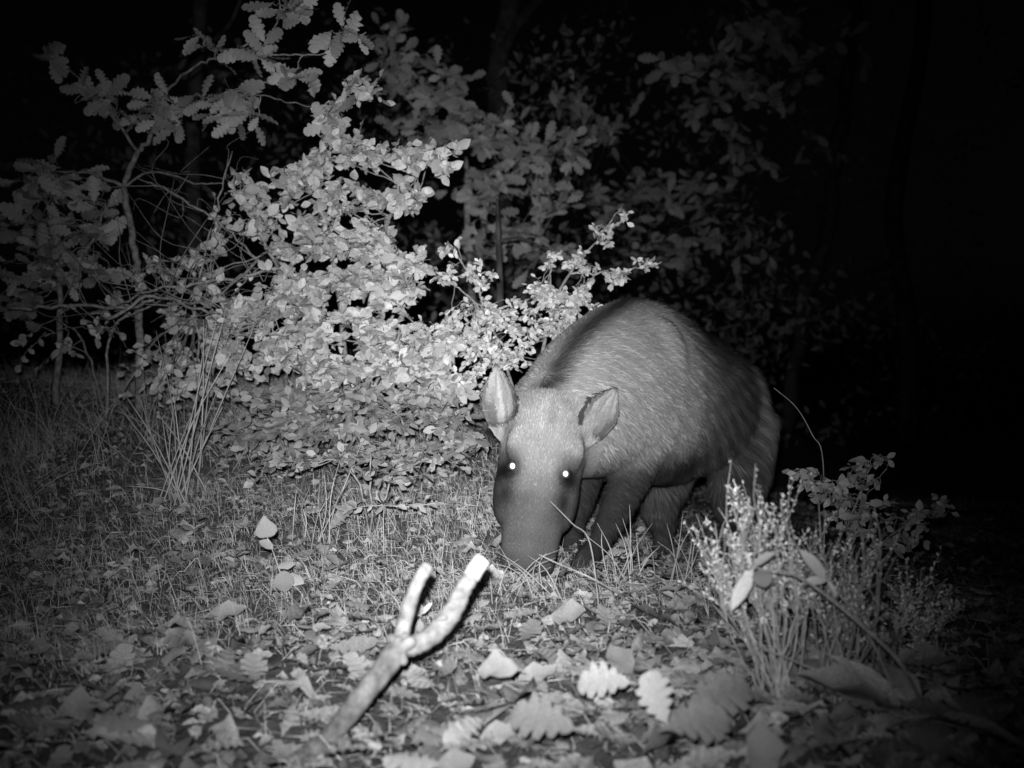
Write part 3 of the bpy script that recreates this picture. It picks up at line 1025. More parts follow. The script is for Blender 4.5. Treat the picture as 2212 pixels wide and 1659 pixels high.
plant('far_scrub_oak', 'dark scrub oak spreading low behind the boar', 'tree', b7,
      [([b7, P(1330, 700, 6.3), P(1350, 560, 6.2), P(1400, 420, 6.1)], .03, .008), ([P(1350, 560, 6.2), P(1500, 480, 6.0), P(1600, 440, 6)], .012, .004), ([P(1350, 560, 6.2), P(1260, 430, 6.0)], .012, .004)],
      [S(1280, 430, 6.0, 120, 70, .3, 10), S(1400, 420, 6.0, 120, 80, .3, 11), S(1500, 400, 6.0, 110, 70, .3, 9), S(1440, 540, 6.1, 140, 80, .3, 11), S(1580, 520, 6.0, 110, 80, .3, 7), S(1300, 250, 6.1, 90, 60, .3, 6), S(1230, 210, 6.1, 60, 60, .3, 4)],
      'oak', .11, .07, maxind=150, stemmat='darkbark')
DS = 1.65
b8 = gpt(1.75 * DS, 5.9 * DS, -.02)
plant('leaning_oak', 'dark leaning oak with lichen trunk and overhanging leafy boughs behind the boar', 'tree', b8,
      [([b8, P(1690, 1000, 5.7), P(1735, 700, 5.6), P(1790, 450, 5.5), P(1830, 200, 5.4), P(1850, -100, 5.3)], .075, .05),
       ([P(1800, 400, 5.5), P(1700, 260, 5.2), P(1560, 190, 4.9), P(1450, 150, 4.8)], .02, .004), ([P(1830, 200, 5.4), P(1720, 100, 5.2), P(1600, 20, 5.0)], .02, .004),
       ([P(1790, 450, 5.5), P(1700, 420, 5.3), P(1620, 380, 5.1)], .012, .003)],
      [S(1470, 150, 4.8, 60, 40, .2, 5), S(1540, 110, 4.9, 80, 60, .2, 9), S(1620, 60, 5.0, 90, 60, .2, 10), S(1700, 60, 5.1, 90, 60, .2, 8), S(1600, 180, 4.9, 80, 50, .2, 8), S(1520, 230, 4.9, 80, 40, .2, 6),
       S(1700, 200, 5.2, 90, 60, .2, 7), S(1640, 330, 5.1, 90, 50, .2, 7), S(1560, 330, 5.1, 60, 50, .2, 4), S(1800, 100, 5.3, 90, 80, .2, 5), S(1780, 300, 5.4, 70, 60, .2, 4)],
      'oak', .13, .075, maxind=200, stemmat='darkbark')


def bare_tree(name, label, pts, r0, r1, limbs, mat='darkbark'):
    root = thing(name, pts[0], label, 'tree', None)
    mb = MB(); mb.tube(smooth_path(pts, 8), [r0, r1], 10, .05)
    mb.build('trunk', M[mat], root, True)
    for l_, a_, b_ in limbs:
        mb = MB(); mb.tube(smooth_path(l_, 6), [a_, b_], 6, .08)
        mb.build('limb', M[mat], root, True)
    return root


DS = 1.0
q = gpt(-.06, 4.75, -.03)
bare_tree('slim_tree', 'slim straight bare trunk seen between the shrub and the small-leaved bush', [q, P(1080, 650, 4.75), P(1076, 500, 4.77), P(1074, 430, 4.8)], .021, .006, [([P(1077, 520, 4.76), P(1130, 515, 4.7), P(1190, 545, 4.65)], .006, .003)])
DS = 1.3

q = gpt(-.1 * DS, 8.2 * DS, -.03)
bare_tree('old_tree', 'thick dark trunk rising far back in the night wood', [q, P(1085, 500, 8.2), P(1075, 150, 8.2), P(1100, 20, 8.2), P(1120, -200, 8.2)], .12, .09, [([P(1080, 130, 8.2), P(1120, 50, 8.1), P(1190, -30, 8.0)], .06, .04)])
q = gpt(-1.55 * DS, 5.4 * DS, -.03)
bare_tree('forest_tree', 'dark upright trunk behind the bent oak sapling', [q, P(420, 500, 5.4), P(415, 300, 5.4), P(430, 60, 5.4), P(440, -150, 5.4)], .055, .045, [([P(425, 120, 5.4), P(490, 60, 5.3), P(520, 0, 5.2)], .02, .01)])
q = gpt(2.6 * DS, 7.2 * DS, -.03)
bare_tree('crooked_tree', 'crooked dark trunk with one drooping limb in the deepest shade', [q, P(1960, 700, 7.2), P(1930, 450, 7.2), P(1990, 100, 7.2), P(2000, -150, 7.2)], .09, .06, [([P(1935, 560, 7.2), P(1850, 600, 7.0), P(1780, 590, 6.9)], .035, .012)])

# far wood: one dark mass
L = []
for c_, r_, n_ in ((P(700, 480, 7.0), (2.0, .6, 1.3), 1500), (P(200, 480, 7.5), (2.2, .6, 1.6), 1300), (P(1250, 480, 8.5), (2.6, .8, 2.0), 1600), (P(1750, 420, 9), (2.4, .8, 2.2), 900), (P(1650, 860, 7.0), (2.2, .6, .9), 800), (P(1250, 640, 7.0), (1.6, .6, .6), 900)):
    c_ = np.array(c_)
    cl = [(c_ + rng.uniform(-1, 1, 3) * r_, rng.uniform(.15, .4)) for _ in range(n_ // 25)]
    for _ in range(n_):
        cc, rr = cl[rng.integers(len(cl))]
        p = cc + rng.normal(0, .6, 3) * rr
        L.append(('oak', p, rv(), np.array([0, -.5, .5]) + rv(.7), rng.uniform(.06, .11), rng.uniform(.3, .8)))
o = leaf_mass(L, 'undergrowth')
tag(o, 'dark leafy undergrowth far back in the wood', 'undergrowth', kind='stuff')
DS = 1.0

# ------------------------------------------------------------------ heath plants at the right


def heath(name, label, base, tips, stem_r, clump, maxlean, group=None, nsub=7, leafn=26, ll=.008):
    """wiry stems from one base, forked, crowded with tiny leaves near the tips"""
    root = thing(name, base, label, 'heather', group)
    fol = MB(); tw = MB()
    base = np.array(base, float)
    for tip in tips:
        tip = np.array(tip, float)
        mid = base * .45 + tip * .55 + rv(.02)
        low = base + (mid - base) * .4 + rv(.012)
        path = smooth_path([base + np.array([rng.normal(0, .012), rng.normal(0, .012), 0]), low, mid, tip], 6)
        mb = MB(); mb.tube([q + rv(.0012) for q in path], [stem_r, stem_r * .45], 5, .1)
        mb.build('stem', M['twig'], root, True)
        for k in range(nsub):
            i = rng.integers(int(len(path) * .62), len(path) - 1)
            s0 = path[i]
            dirn = (path[i + 1] - path[i]); dirn /= np.linalg.norm(dirn)
            e = s0 + (dirn * .6 + np.array([0, 0, .8]) + rv(.45)) * rng.uniform(.025, .06)
            tw.tube([s0, (s0 + e) / 2 + rv(.004), e], [stem_r * .5, stem_r * .28], 4, 0, False)
            ax = e - s0
            for m_ in range(int(leafn * clump)):
                u = rng.uniform(.25, 1.05)
                p = s0 + ax * u
                d = ax / np.linalg.norm(ax) * .6 + rv(.8)
                V, F = SMALL[0]
                fol.add(V * np.array([.75, 1, 1]) @ (frame(d, rv()) * rng.uniform(.6, 1.3) * ll).T + p, F, rng.uniform(.7, 1.4))
    o = tw.build('twigs', M['twig'], root); o['kind'] = 'stuff'
    o = fol.build('foliage', M['heath'], root); o['kind'] = 'stuff'
    return root


rh = random.Random(5)
base = ground_hit(1700, 1545)
Dh = 1.72
tips = [P(x, y, Dh + rh.uniform(-.08, .08)) for x, y in ((1530, 1180), (1545, 1130), (1570, 1060), (1575, 1160), (1600, 1110), (1620, 1170), (1640, 1100), (1660, 1150), (1690, 1090), (1700, 1130), (1710, 1180), (1560, 1220), (1600, 1230), (1650, 1230), (1690, 1210), (1530, 1240), (1620, 1075), (1545, 1200), (1585, 1190), (1630, 1200), (1735, 1200), (1720, 1260), (1515, 1200), (1665, 1120), (1555, 1095))]
heath('heather_plant', 'pale bushy heather bright in the flash beside the boar', (base.x, base.y + .04, float(gz(base.x, base.y + .04)) - .01), tips, .0022, .62, .2, nsub=8, leafn=24, ll=.0065)
tips = [P(x, y, 1.78 + rh.uniform(-.08, .08)) for x, y in ((1760, 1210), (1790, 1190), (1820, 1220), (1850, 1190), (1870, 1180), (1895, 1190), (1800, 1260), (1840, 1280), (1870, 1260), (1780, 1300), (1815, 1230), (1860, 1330), (1790, 1380), (1745, 1170), (1770, 1150), (1835, 1170), (1905, 1160), (1885, 1230), (1750, 1260), (1825, 1320))]
p_ = ground_hit(1795, 1545)
heath('heather_plant', 'grey wiry heather with many thin upright stems behind the pale heather', p_, tips, .002, .35, .2, nsub=7, leafn=20, ll=.006)
tips = [P(x, y, 2.0 + rh.uniform(-.1, .1)) for x, y in ((1930, 1330), (1960, 1300), (1990, 1280), (2020, 1300), (2050, 1290), (2060, 1330), (1980, 1350), (2010, 1370), (1940, 1390))]
p_ = ground_hit(1935, 1500)
heath('heather_plant', 'dim feathery heather fading into the dark beside the wiry heather', p_, tips, .0018, .7, .2, nsub=8, leafn=22)

# rounded-leaf bush behind the heather
b9 = on_ground(1850, 2.75)
plant('berry_bush', 'dim little bush of rounded leaves rising behind the heather', 'bush', b9,
      [([b9, P(1850, 1250, 2.75), P(1830, 1140, 2.7), P(1800, 1060, 2.7), P(1730, 1030, 2.65)], .005, .0015), ([P(1830, 1140, 2.7), P(1860, 1060, 2.7), P(1885, 985, 2.7)], .003, .0015),
       ([P(1850, 1250, 2.75), P(1920, 1160, 2.75), P(2020, 1100, 2.75)], .004, .0015), ([P(1860, 1060, 2.7), P(1910, 1020, 2.7), P(1920, 990, 2.7)], .002, .001)],
      [S(1750, 1030, 2.65, 45, 25, .05, 6), S(1800, 1070, 2.7, 50, 35, .06, 9), S(1860, 1020, 2.7, 40, 40, .05, 6), S(1900, 990, 2.7, 30, 20, .04, 3), S(1830, 1130, 2.7, 60, 40, .07, 9), S(1900, 1120, 2.7, 50, 40, .07, 6), S(1980, 1120, 2.75, 50, 30, .06, 5), S(1950, 1180, 2.75, 60, 40, .06, 5), S(2030, 1095, 2.75, 30, 25, .04, 3)],
      'ovate', .024, .014, nj=.7, maxind=250, twig_r=.001)

# ------------------------------------------------------------------ forked stick
gb = ground_hit(650, 1640)
FS = thing('forked_stick', gb, 'forked lichen covered stick with a bright cut end jutting up from the ground', 'stick')
fk = P(866, 1390, 1.50)
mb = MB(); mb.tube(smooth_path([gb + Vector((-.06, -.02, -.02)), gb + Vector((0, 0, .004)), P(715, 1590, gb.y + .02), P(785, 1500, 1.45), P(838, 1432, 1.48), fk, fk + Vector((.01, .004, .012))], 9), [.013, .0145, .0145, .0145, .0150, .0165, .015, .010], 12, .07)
mb.build('main_stem', M['dimmed_stem_bark'], FS, True)
mb = MB(); mb.tube(smooth_path([P(862, 1400, 1.50), P(874, 1345, 1.51), P(890, 1290, 1.525), P(906, 1252, 1.535), P(924, 1222, 1.545)], 8), [.0115, .0105, .0098, .0092, .0088], 11, .09)
mb.build('left_prong', M['stick'], FS, True)
mb = MB(); mb.tube(smooth_path([P(862, 1400, 1.50), P(905, 1390, 1.51), P(955, 1352, 1.525), P(985, 1305, 1.54), P(1005, 1265, 1.55), P(1020, 1242, 1.555)], 8), [.0135, .0135, .0145, .0135, .0122, .0118], 12, .09)
rp = mb.build('right_prong', M['stick'], FS, True)
mb = MB(); mb.tube(smooth_path([P(1017, 1247, 1.554), P(1030, 1226, 1.558), P(1044, 1207, 1.562)], 3), [.0122, .0124, .0120], 12, .03)
mb.build('cut_end', M['cut'], rp)
for k, (px, py, D, r_) in enumerate(((880, 1392, 1.485, .010), (845, 1380, 1.485, .006), (915, 1378, 1.50, .007), (940, 1385, 1.515, .006), (955, 1338, 1.51, .006), (975, 1330, 1.525, .006), (985, 1300, 1.53, .005), (905, 1262, 1.525, .004), (888, 1300, 1.52, .004), (838, 1452, 1.465, .006), (868, 1425, 1.475, .006), (872, 1340, 1.50, .005))):
    mb = MB()
    ellipsoid(mb, np.array(P(px, py, D)) + np.array([0, .004, 0]), [rv(.25) * r_ + np.array(v) * r_ for v in ((1.2, 0, 0), (0, .9, 0), (0, 0, .9))], 8)
    mb.build('lichen_knob', M['stick'], FS, True)

# ------------------------------------------------------------------ tall grass tufts


def tuft(label, base, tips, wd, group=None, name='grass_tuft', spread=.03):
    root = thing(name, base, label, 'grass tuft', group)
    for tip in tips:
        tip = np.array(tip)
        b_ = np.array(base) + np.array([rng.normal(0, spread), rng.normal(0, .03), 0])
        b_[2] = float(gz(b_[0], b_[1])) - .005
        mid = (b_ + tip) / 2 + np.array([0, 0, .02]) + rv(.008)
        pth = smooth_path([b_, mid, tip], 5)
        mb = MB(); mb.tube(pth, [wd, wd * .8, wd * .25], 4, 0)
        mb.build('blade', M['grass'], root, True)
    return root


tp = [P(*q) for q in ((270, 1050, 3.1), (258, 880, 3.15), (300, 850, 3.2), (337, 715, 3.2), (330, 880, 3.15), (255, 830, 3.2), (440, 690, 3.2), (447, 700, 3.18), (468, 690, 3.15), (478, 700, 3.2), (490, 665, 3.2), (545, 715, 3.15), (470, 840, 3.1), (480, 880, 3.1), (375, 850, 3.15), (385, 830, 3.2), (350, 900, 3.1), (500, 760, 3.15), (420, 880, 3.1), (455, 800, 3.15))]
tuft('tall grass tuft with long straight stems standing left of the boar', on_ground(395, 3.15), tp, .0026)
tp = [P(*q) for q in ((640, 1060, 2.75), (690, 1040, 2.7), (735, 990, 2.75), (700, 1020, 2.7), (760, 1030, 2.7), (655, 1100, 2.7), (780, 960, 2.75), (720, 1060, 2.7), (670, 1050, 2.75))]
tuft('thin spiky grass tuft between the tall tuft and the leafy sprig', on_ground(680, 2.7), tp, .0018)
tp = [P(*q) for q in ((1330, 1130, 2.35), (1345, 1120, 2.35), (1360, 1090, 2.38), (1375, 1150, 2.33), (1300, 1150, 2.33), (1395, 1160, 2.33), (1290, 1130, 2.35), (1410, 1130, 2.35), (1425, 1180, 2.3), (1270, 1160, 2.3), (1350, 1160, 2.3))]
tuft('sparse wiry grass tuft in front of the boar\'s legs', on_ground(1350, 2.32), tp, .0014)
tp = [P(*q) for q in ((1440, 1130, 2.3), (1455, 1160, 2.3), (1475, 1110, 2.3), (1490, 1160, 2.28), (1500, 1130, 2.3), (1515, 1170, 2.3), (1420, 1170, 2.3), (1530, 1110, 2.3))]
tuft('short wiry grass tuft between the boar\'s legs and the pale heather', on_ground(1475, 2.28), tp, .0013)

tp = [P(*q) for q in ((1070, 1190, 2.2), (1085, 1205, 2.2), (1100, 1212, 2.18), (1120, 1208, 2.18), (1140, 1200, 2.2), (1160, 1210, 2.18), (1180, 1195, 2.2), (1200, 1205, 2.18), (1215, 1185, 2.2), (1235, 1200, 2.18), (1060, 1215, 2.15), (1150, 1225, 2.15), (1110, 1228, 2.15), (1190, 1225, 2.15), (1040, 1200, 2.2))]
tuft('low grass tuft hiding the tip of the boar\'s snout', on_ground(1140, 2.18), tp, .0012, spread=.055)

# ------------------------------------------------------------------ seedlings and sprigs


def sprig(name, label, cat, stempts, r, leaves, group=None, mat='twig'):
    root = thing(name, stempts[0], label, cat, group)
    mb = MB(); mb.tube(smooth_path(stempts, 6), [r, r * .5], 5, .05)
    mb.build('stem', M[mat], root, True)
    for kind, p, tip, n, k in leaves:
        p = np.array(p); tip = np.array(tip)
        d = tip - p
        leaf_object('leaf', kind, p, d, n, np.linalg.norm(d), root, k)
    return root


q = ground_hit(628, 1285); DD = q.y
sprig('seedling', 'seedling with one pale heart-shaped leaf on a thin stalk', 'seedling',
      [q, P(605, 1235, DD), P(593, 1200, DD), P(577, 1160, DD)], .0018,
      [('heart', P(577, 1160, DD), P(570, 1114, DD - .01), (0.2, -1, .3), 0), ('ovate', P(590, 1185, DD), P(560, 1166, DD), (0, -.7, .7), 0), ('ovate', P(600, 1225, DD), P(634, 1212, DD), (0, -.6, .8), 1), ('ovate', P(606, 1245, DD), P(650, 1248, DD - .03), (0, -.6, .8), 1)])
q = ground_hit(622, 1305); DD = q.y
sprig('seedling', 'seedling with one rounded pale disc leaf under the heart-shaped one', 'seedling',
      [q, P(620, 1290, DD), P(614, 1277, DD)], .0015, [('paleround', P(614, 1279, DD), P(613, 1236, DD - .01), (0.1, -1, .5), 0)])
q = ground_hit(829, 1200); DD = q.y
leaves = []
for (x0, y0, x1, y1) in ((830, 1085, 820, 1058), (832, 1085, 843, 1066), (828, 1088, 806, 1078), (832, 1090, 852, 1080), (828, 1092, 812, 1104), (832, 1092, 842, 1112)):
    leaves.append(('ovate', P(x0, y0, DD - .02), P(x1 + rng.normal(0, 7), y1 + rng.normal(0, 5), DD - .03 + rng.normal(0, .02)), (rng.normal(0, .7), rng.normal(-.3, .5), .7), None))
for i in range(8):
    x = 848 + i * 11
    leaves.append(('ovate', P(x, 1092 - i * .6, DD - .03), P(x + 20, 1080 + (i % 2) * 18 + rng.normal(0, 4), DD - .04), (rng.normal(0, .3), -.4, .9), None))
for i in range(7):
    x = 815 - i * 11
    leaves.append(('ovate', P(x, 1090 + i * 2, DD - .02), P(x - 18 + rng.normal(0, 5), 1074 + i * 2 + (i % 2) * 26, DD - .03), (rng.normal(0, .3), -.4, .9), None))
root = sprig('evergreen_sprig', 'low sprig with whorls of small glossy leaves on side twigs left of the boar\'s snout', 'sprig', [q, P(829, 1170, DD), P(828, 1130, DD), P(830, 1087, DD - .02)], .002, leaves)
for e_ in ((940, 1087), (740, 1104)):
    mb = MB(); mb.tube(smooth_path([P(830, 1092, DD - .02), P((830 + e_[0]) / 2, 1094, DD - .03), P(e_[0], e_[1], DD - .035)], 5), [.0014, .0008], 5)
    mb.build('side_twig', M['twig'], root, True)
sprig('fallen_leaf', 'big ragged pale leaf standing beside the glossy sprig', 'leaf', [ground_hit(700, 1170), P(715, 1140, DD + .05)], .001, [('oak', P(715, 1142, DD + .05), P(770, 1085, DD + .03), (-.3, -.8, .5), 2)])
q = ground_hit(893, 1400); DD = q.y
sprig('seedling', 'tiny seedling with bright oval leaves between the prongs of the forked stick', 'seedling',
      [q, P(893, 1390, DD), P(900, 1360, DD), P(910, 1330, DD)], .0012,
      [('ovate', P(908, 1366, DD), P(906, 1340, DD - .01), (0, -1, .3), 0), ('ovate', P(910, 1328, DD), P(905, 1304, DD - .01), (0, -1, .3), 0), ('lance', P(912, 1326, DD), P(932, 1302, DD - .01), (0, -.9, .5), 0), ('lance', P(908, 1330, DD), P(888, 1322, DD - .01), (0, -.9, .5), 0)])
# long arching stem with narrow evergreen leaves
DS = .87
q = ground_hit(2010, 1560)
sprig('arching_stem', 'long bare stem arching through the heather and ending in narrow pale leaves', 'stem',
      [q, P(1950, 1440, 1.62), P(1860, 1350, 1.66), P(1770, 1275, 1.7), P(1710, 1240, 1.72), P(1655, 1232, 1.74), P(1630, 1225, 1.75)], .0024,
      [('lance', P(1625, 1232, 1.74), P(1580, 1315, 1.70), (-.4, -1, .2), 0), ('lance', P(1628, 1222, 1.74), P(1670, 1192, 1.70), (0, -.8, .6), 0), ('lance', P(1622, 1224, 1.74), P(1612, 1190, 1.74), (.2, -.9, .2), 1), ('paleround', P(1640, 1232, 1.74), P(1652, 1262, 1.71), (0, -1, .1), 0)])
q = ground_hit(1960, 1560)
sprig('arching_stem', 'thin stem with three narrow leaves beside the heather', 'stem',
      [q, P(1900, 1420, 1.75), P(1850, 1330, 1.8), P(1800, 1270, 1.83), P(1785, 1250, 1.84)], .0016,
      [('lance', P(1783, 1250, 1.83), P(1732, 1188, 1.80), (.3, -1, .2), 0), ('lance', P(1785, 1252, 1.83), P(1735, 1258, 1.80), (0, -.8, .6), 0), ('lance', P(1788, 1256, 1.83), P(1812, 1290, 1.82), (.2, -.9, .2), 1)])
DS = 1.0
q = ground_hit(1700, 1470)
sprig('dry_stalk', 'stiff dry stalk slanting across the heather stems', 'stalk', [ground_hit(1720, 1560), P(1700, 1500, 1.7), P(1560, 1330, 1.75), P(1535, 1290, 1.78), P(1530, 1200, 1.8)], .002, [])
sprig('dry_stalk', 'thin dry twig lying in front of the heather stems', 'stalk', [ground_hit(1590, 1400) , P(1640, 1400, 1.6), P(1745, 1440, 1.58), P(1830, 1475, 1.57), ground_hit(1880, 1520)], .0022, [])
sprig('bent_stem', 'long thin grass stem bowing over behind the boar\'s rump', 'stem', [on_ground(1785, 3.0), P(1778, 1000, 3.0), P(1755, 940, 3.0), P(1720, 880, 3.0), P(1672, 838, 3.0)], .0017, [], mat='grass')
sprig('bent_stem', 'long straw crossing the boar\'s muzzle', 'stem', [on_ground(1300, 2.05), P(1275, 1175, 2.1), P(1235, 1130, 2.12), P(1188, 1082, 2.14)], .0013, [], mat='grass')
sprig('bent_stem', 'low straw leaning from the grass under the boar\'s snout', 'stem', [ground_hit(1380, 1310), P(1290, 1255, 2.0), P(1200, 1215, 2.05), P(1165, 1198, 2.06)], .0013, [], mat='grass')
# fallen twigs on the ground
for k, (pp, r_, lab) in enumerate((
        (((640, 1275), (700, 1250), (765, 1218), (830, 1215), (885, 1232)), .0035, 'curved fallen twig lying left of the forked stick'),
        (((1060, 1215), (1030, 1210), (985, 1180), (930, 1160)), .0016, 'thin fallen twig pointing at the boar\'s snout'),
        (((1240, 1260), (1330, 1270), (1440, 1262), (1530, 1275)), .002, 'straight thin twig lying before the boar\'s feet'),
        (((30, 1420), (120, 1380), (210, 1370)), .004, 'dim stick lying in the shaded litter at the edge'),
        (((1200, 1420), (1280, 1390), (1360, 1400)), .002, 'short fallen twig among leaves right of the forked stick'),
        (((560, 1010), (640, 1005), (720, 1012)), .002, 'pale straw twig lying beyond the spiky grass tuft'))):
    pts = [ground_hit(x, y) for x, y in pp]
    root = tag(None or bpy.data.objects.new('fallen_twig', None), lab, 'twig')
    root.location = pts[0]; C.objects.link(root)
    mb = MB(); mb.tube([np.array(q_) + np.array([0, 0, r_ + .006 + .012 * math.sin(i * .9)]) for i, q_ in enumerate(smooth_path(pts, 6))], [r_, r_ * .6], 6, .1)
    mb.build('stem', M['twig'], root, True)
    side = smooth_path(pts, 6)[7]
    mb = MB(); mb.tube([np.array(side) + np.array([0, 0, r_ + .006]), np.array(side) + np.array([.03, .02, .02]), np.array(side) + np.array([.05, .05, .022])], [r_ * .6, r_ * .3], 5)
    mb.build('side_shoot', M['twig'], root, True)
# dead branches in the left thicket
for k, (pp, r_, lab) in enumerate((
        (((640, 570, 3.5), (560, 590, 3.55), (450, 610, 3.6), (340, 625, 3.65), (250, 655, 3.7)), .006, 'long dead branch running from the shrub into the left thicket'),
        (((230, 690, 3.6), (330, 640, 3.6), (420, 665, 3.5), (520, 680, 3.4), (600, 650, 3.4)), .006, 'sagging dead branch under the straggling shrub'),
        (((560, 560, 3.5), (470, 640, 3.6), (400, 655, 3.65), (310, 660, 3.7)), .005, 'forked dead branch woven behind the sagging one'),
        (((560, 560, 3.6), (470, 480, 3.7), (380, 420, 3.75), (300, 385, 3.8)), .004, 'thin dead branch slanting across the sapling trunk'),
        (((430, 780, 3.6), (425, 620, 3.7), (470, 450, 3.75), (500, 330, 3.8)), .004, 'upright dead branch between the sapling and the broad-leaved shrub'),
        (((20, 665, 3.8), (150, 660, 3.8), (260, 665, 3.75), (330, 650, 3.7)), .007, 'level dead branch propped against the bent sapling'))):
    pts = [P(*q_) for q_ in pp]
    root = thing('dead_branch', pts[0], lab, 'branch')
    sp_ = smooth_path(pts, 6)
    mb = MB(); mb.tube([q_ + rv(.004) for q_ in sp_], [r_, r_ * .6], 6, .1)
    mb.build('stem', M['bark'], root, True)
    for m_ in range(12):
        s0 = sp_[rng.integers(2, len(sp_) - 2)]
        e = s0 + np.array([rng.normal(0, .16), rng.normal(0, .06), rng.normal(.08, .14)])
        mb = MB(); mb.tube(smooth_path([s0, s0 * .7 + e * .3 + rv(.022), s0 * .35 + e * .65 + rv(.028), e + rv(.02)], 4), [r_ * .3, r_ * .1], 4)
        mb.build('twig', M['bark'], root)

# small weeds scattered over the floor
wd = [(470, 1060, 'near the tall grass tuft'), (520, 1010, 'behind the spiky grass tuft'), (330, 1130, 'in the dim grass'), (600, 1060, 'beside the spiky grass tuft'), (950, 1040, 'below the leafy shrub'), (900, 1130, 'right of the glossy sprig'), (700, 1330, 'left of the forked stick'),
      (680, 1400, 'by the foot of the forked stick'), (500, 1250, 'left of the heart-leaf seedling'), (760, 1130, 'left of the glossy sprig'), (1330, 1330, 'on the litter before the boar'), (1440, 1340, 'between litter and pale heather'), (260, 1250, 'above the dark stone'), (560, 1420, 'right of the bark chunk'), (720, 1265, 'by the curved fallen twig'), (1010, 1090, "left of the boar's cheek"), (420, 1180, 'below the tall grass tuft')]
for px, py, where in wd:
    q = ground_hit(px, py)
    h_ = rng.uniform(.03, .07)
    top_ = q + Vector((rng.normal(0, .01), rng.normal(0, .01), h_))
    lv = []
    m_ = rng.integers(7, 13)
    for i in range(m_):
        z_ = rng.uniform(.3, 1)
        b_ = q.lerp(top_, z_)
        th = i * 2.4 + rng.normal(0, .3)
        ln_ = rng.uniform(.018, .034)
        lv.append((('ovate', 'dim', 'small')[rng.integers(3)], b_, b_ + Vector((math.cos(th) * ln_, math.sin(th) * ln_, rng.uniform(-.3, .8) * ln_)), (rng.normal(0, .3), -.3, 1), None))
    sprig('weed', 'little leafy weed growing ' + where, 'weed', [q, q.lerp(top_, .5), top_], .0011, lv, 'weeds on the forest floor')
for px, D, lab, hgt in ((80, 3.6, 'dim rank grass clump under the dark oak bush', .28), (200, 3.4, 'dim grass clump left of the tall tuft', .25), (30, 3.0, 'nearly black grass clump at the edge of the light', .22), (560, 3.5, 'grass clump in front of the broad-leaved shrub', .2), (300, 3.7, 'grass clump at the foot of the bent sapling', .25)):
    c_ = on_ground(px, D)
    tp = [Vector((c_.x + rng.normal(0, .09), c_.y + rng.normal(0, .05), c_.z + hgt * rng.uniform(.5, 1.05))) for _ in range(15)]
    tuft(lab, c_, tp, .0012, spread=.08)
# ------------------------------------------------------------------ forest floor: leaves, straw, grass


def floor_points(n, y0, y1, wide=.55, power=1.0):
    y = y0 + (y1 - y0) * rng.uniform(0, 1, n) ** power
    x = rng.uniform(-1, 1, n) * (y * wide + .15)
    return x, y


def slope_n(x, y):
    e = .02
    return np.array([-(float(gz(x + e, y)) - float(gz(x - e, y))) / (2 * e), -(float(gz(x, y + e)) - float(gz(x, y - e))) / (2 * e), 1.0])


# named big leaves along the bottom of the picture
big = [('dryoak', 1440, 1500, 1.38, (1440, 1560), (1400, 1455), .10, 'upright lobed leaf with a ragged edge standing in the near litter'),
       ('dryoak', 1545, 1505, 1.36, (1490, 1530), (1615, 1470), .10, 'broad toothed leaf tilted towards the heather'),
       ('dryovate', 1650, 1610, 1.25, (1655, 1690), (1640, 1565), .10, 'large smooth rounded leaf propped up below the heather'),
       ('dryoak', 1300, 1470, 1.45, (1360, 1475), (1250, 1465), .09, 'wide flat dry leaf beside the upright lobed leaf'),
       ('dryovate', 1075, 1445, 1.5, (1120, 1447), (1030, 1440), .07, 'pale oval leaf lying right of the forked stick'),
       ('dryoak', 1500, 1570, 1.28, (1440, 1575), (1570, 1555), .10, 'curled dry leaf below the broad toothed leaf'),
       ('dryoak', 1180, 1560, 1.32, (1240, 1575), (1110, 1530), .10, 'dry leaf with curled rim near the forked stick\'s foot')]
for kind, px, py, D, b_, t_, s_, lab in big:
    pb = P(b_[0], b_[1], D); pt = P(t_[0], t_[1], D + .015)
    gb = float(gz(pb.x, pb.y))
    if pb.z < gb: pb.z = gb + .002
    o = leaf_object('fallen_leaf', kind, pb, pt - pb, Vector((0, -.65, .75)), (pt - pb).length * 1.05, wide=1.45 if kind == 'dryoak' else 1.1)
    tag(o, lab, 'leaf')

# rosette of broad leaves at the lower right
rb = on_ground(1985, 1.5)
ros = thing('leaf_rosette', rb, 'dim ground rosette of long broad leaves at the foot of the arching stem', 'plant')
for k, (dx, dy, up, ln_) in enumerate(((-.20, .02, .05, .17), (-.12, .16, .1, .16), (.02, .2, .1, .15), (.17, .06, .06, .17), (.16, -.10, .03, .15), (-.14, -.10, .03, .15), (.02, -.14, .02, .13))):
    leaf_object('leaf', 'lance' if k % 3 else 'ovate', rb + Vector((0, 0, .02)), (dx, dy, up), (0, 0, 1), ln_, ros)

# countable fallen leaves
MARKS = [(P(x_, y_, d_).x, d_, t_) for x_, y_, d_, t_ in ((760, 1500, 1.35, 'at the foot of the forked stick'), (960, 1400, 1.75, 'beneath the prongs of the forked stick'), (1150, 1450, 1.6, 'right beside the pale oval leaf'), (1140, 1240, 2.2, "before the boar's snout"),
    (1450, 1500, 1.4, 'around the upright lobed leaf'), (1620, 1450, 1.75, 'under the pale heather'), (1820, 1450, 2.1, 'under the wiry heather'), (1980, 1500, 1.5, 'round the ground rosette'), (600, 1300, 1.9, 'near the seedlings'), (830, 1150, 2.25, 'near the glossy sprig'),
    (350, 1440, 1.6, 'near the oblong bark chunk'), (190, 1330, 1.75, 'near the rounded dark stone'), (395, 1000, 2.9, 'below the tall grass tuft'), (1350, 1270, 2.2, "before the boar's feet"), (150, 1550, 1.4, 'near the dim stick'))]
cand = []
x, y = floor_points(5200, 1.12, 3.3, .56, .8)
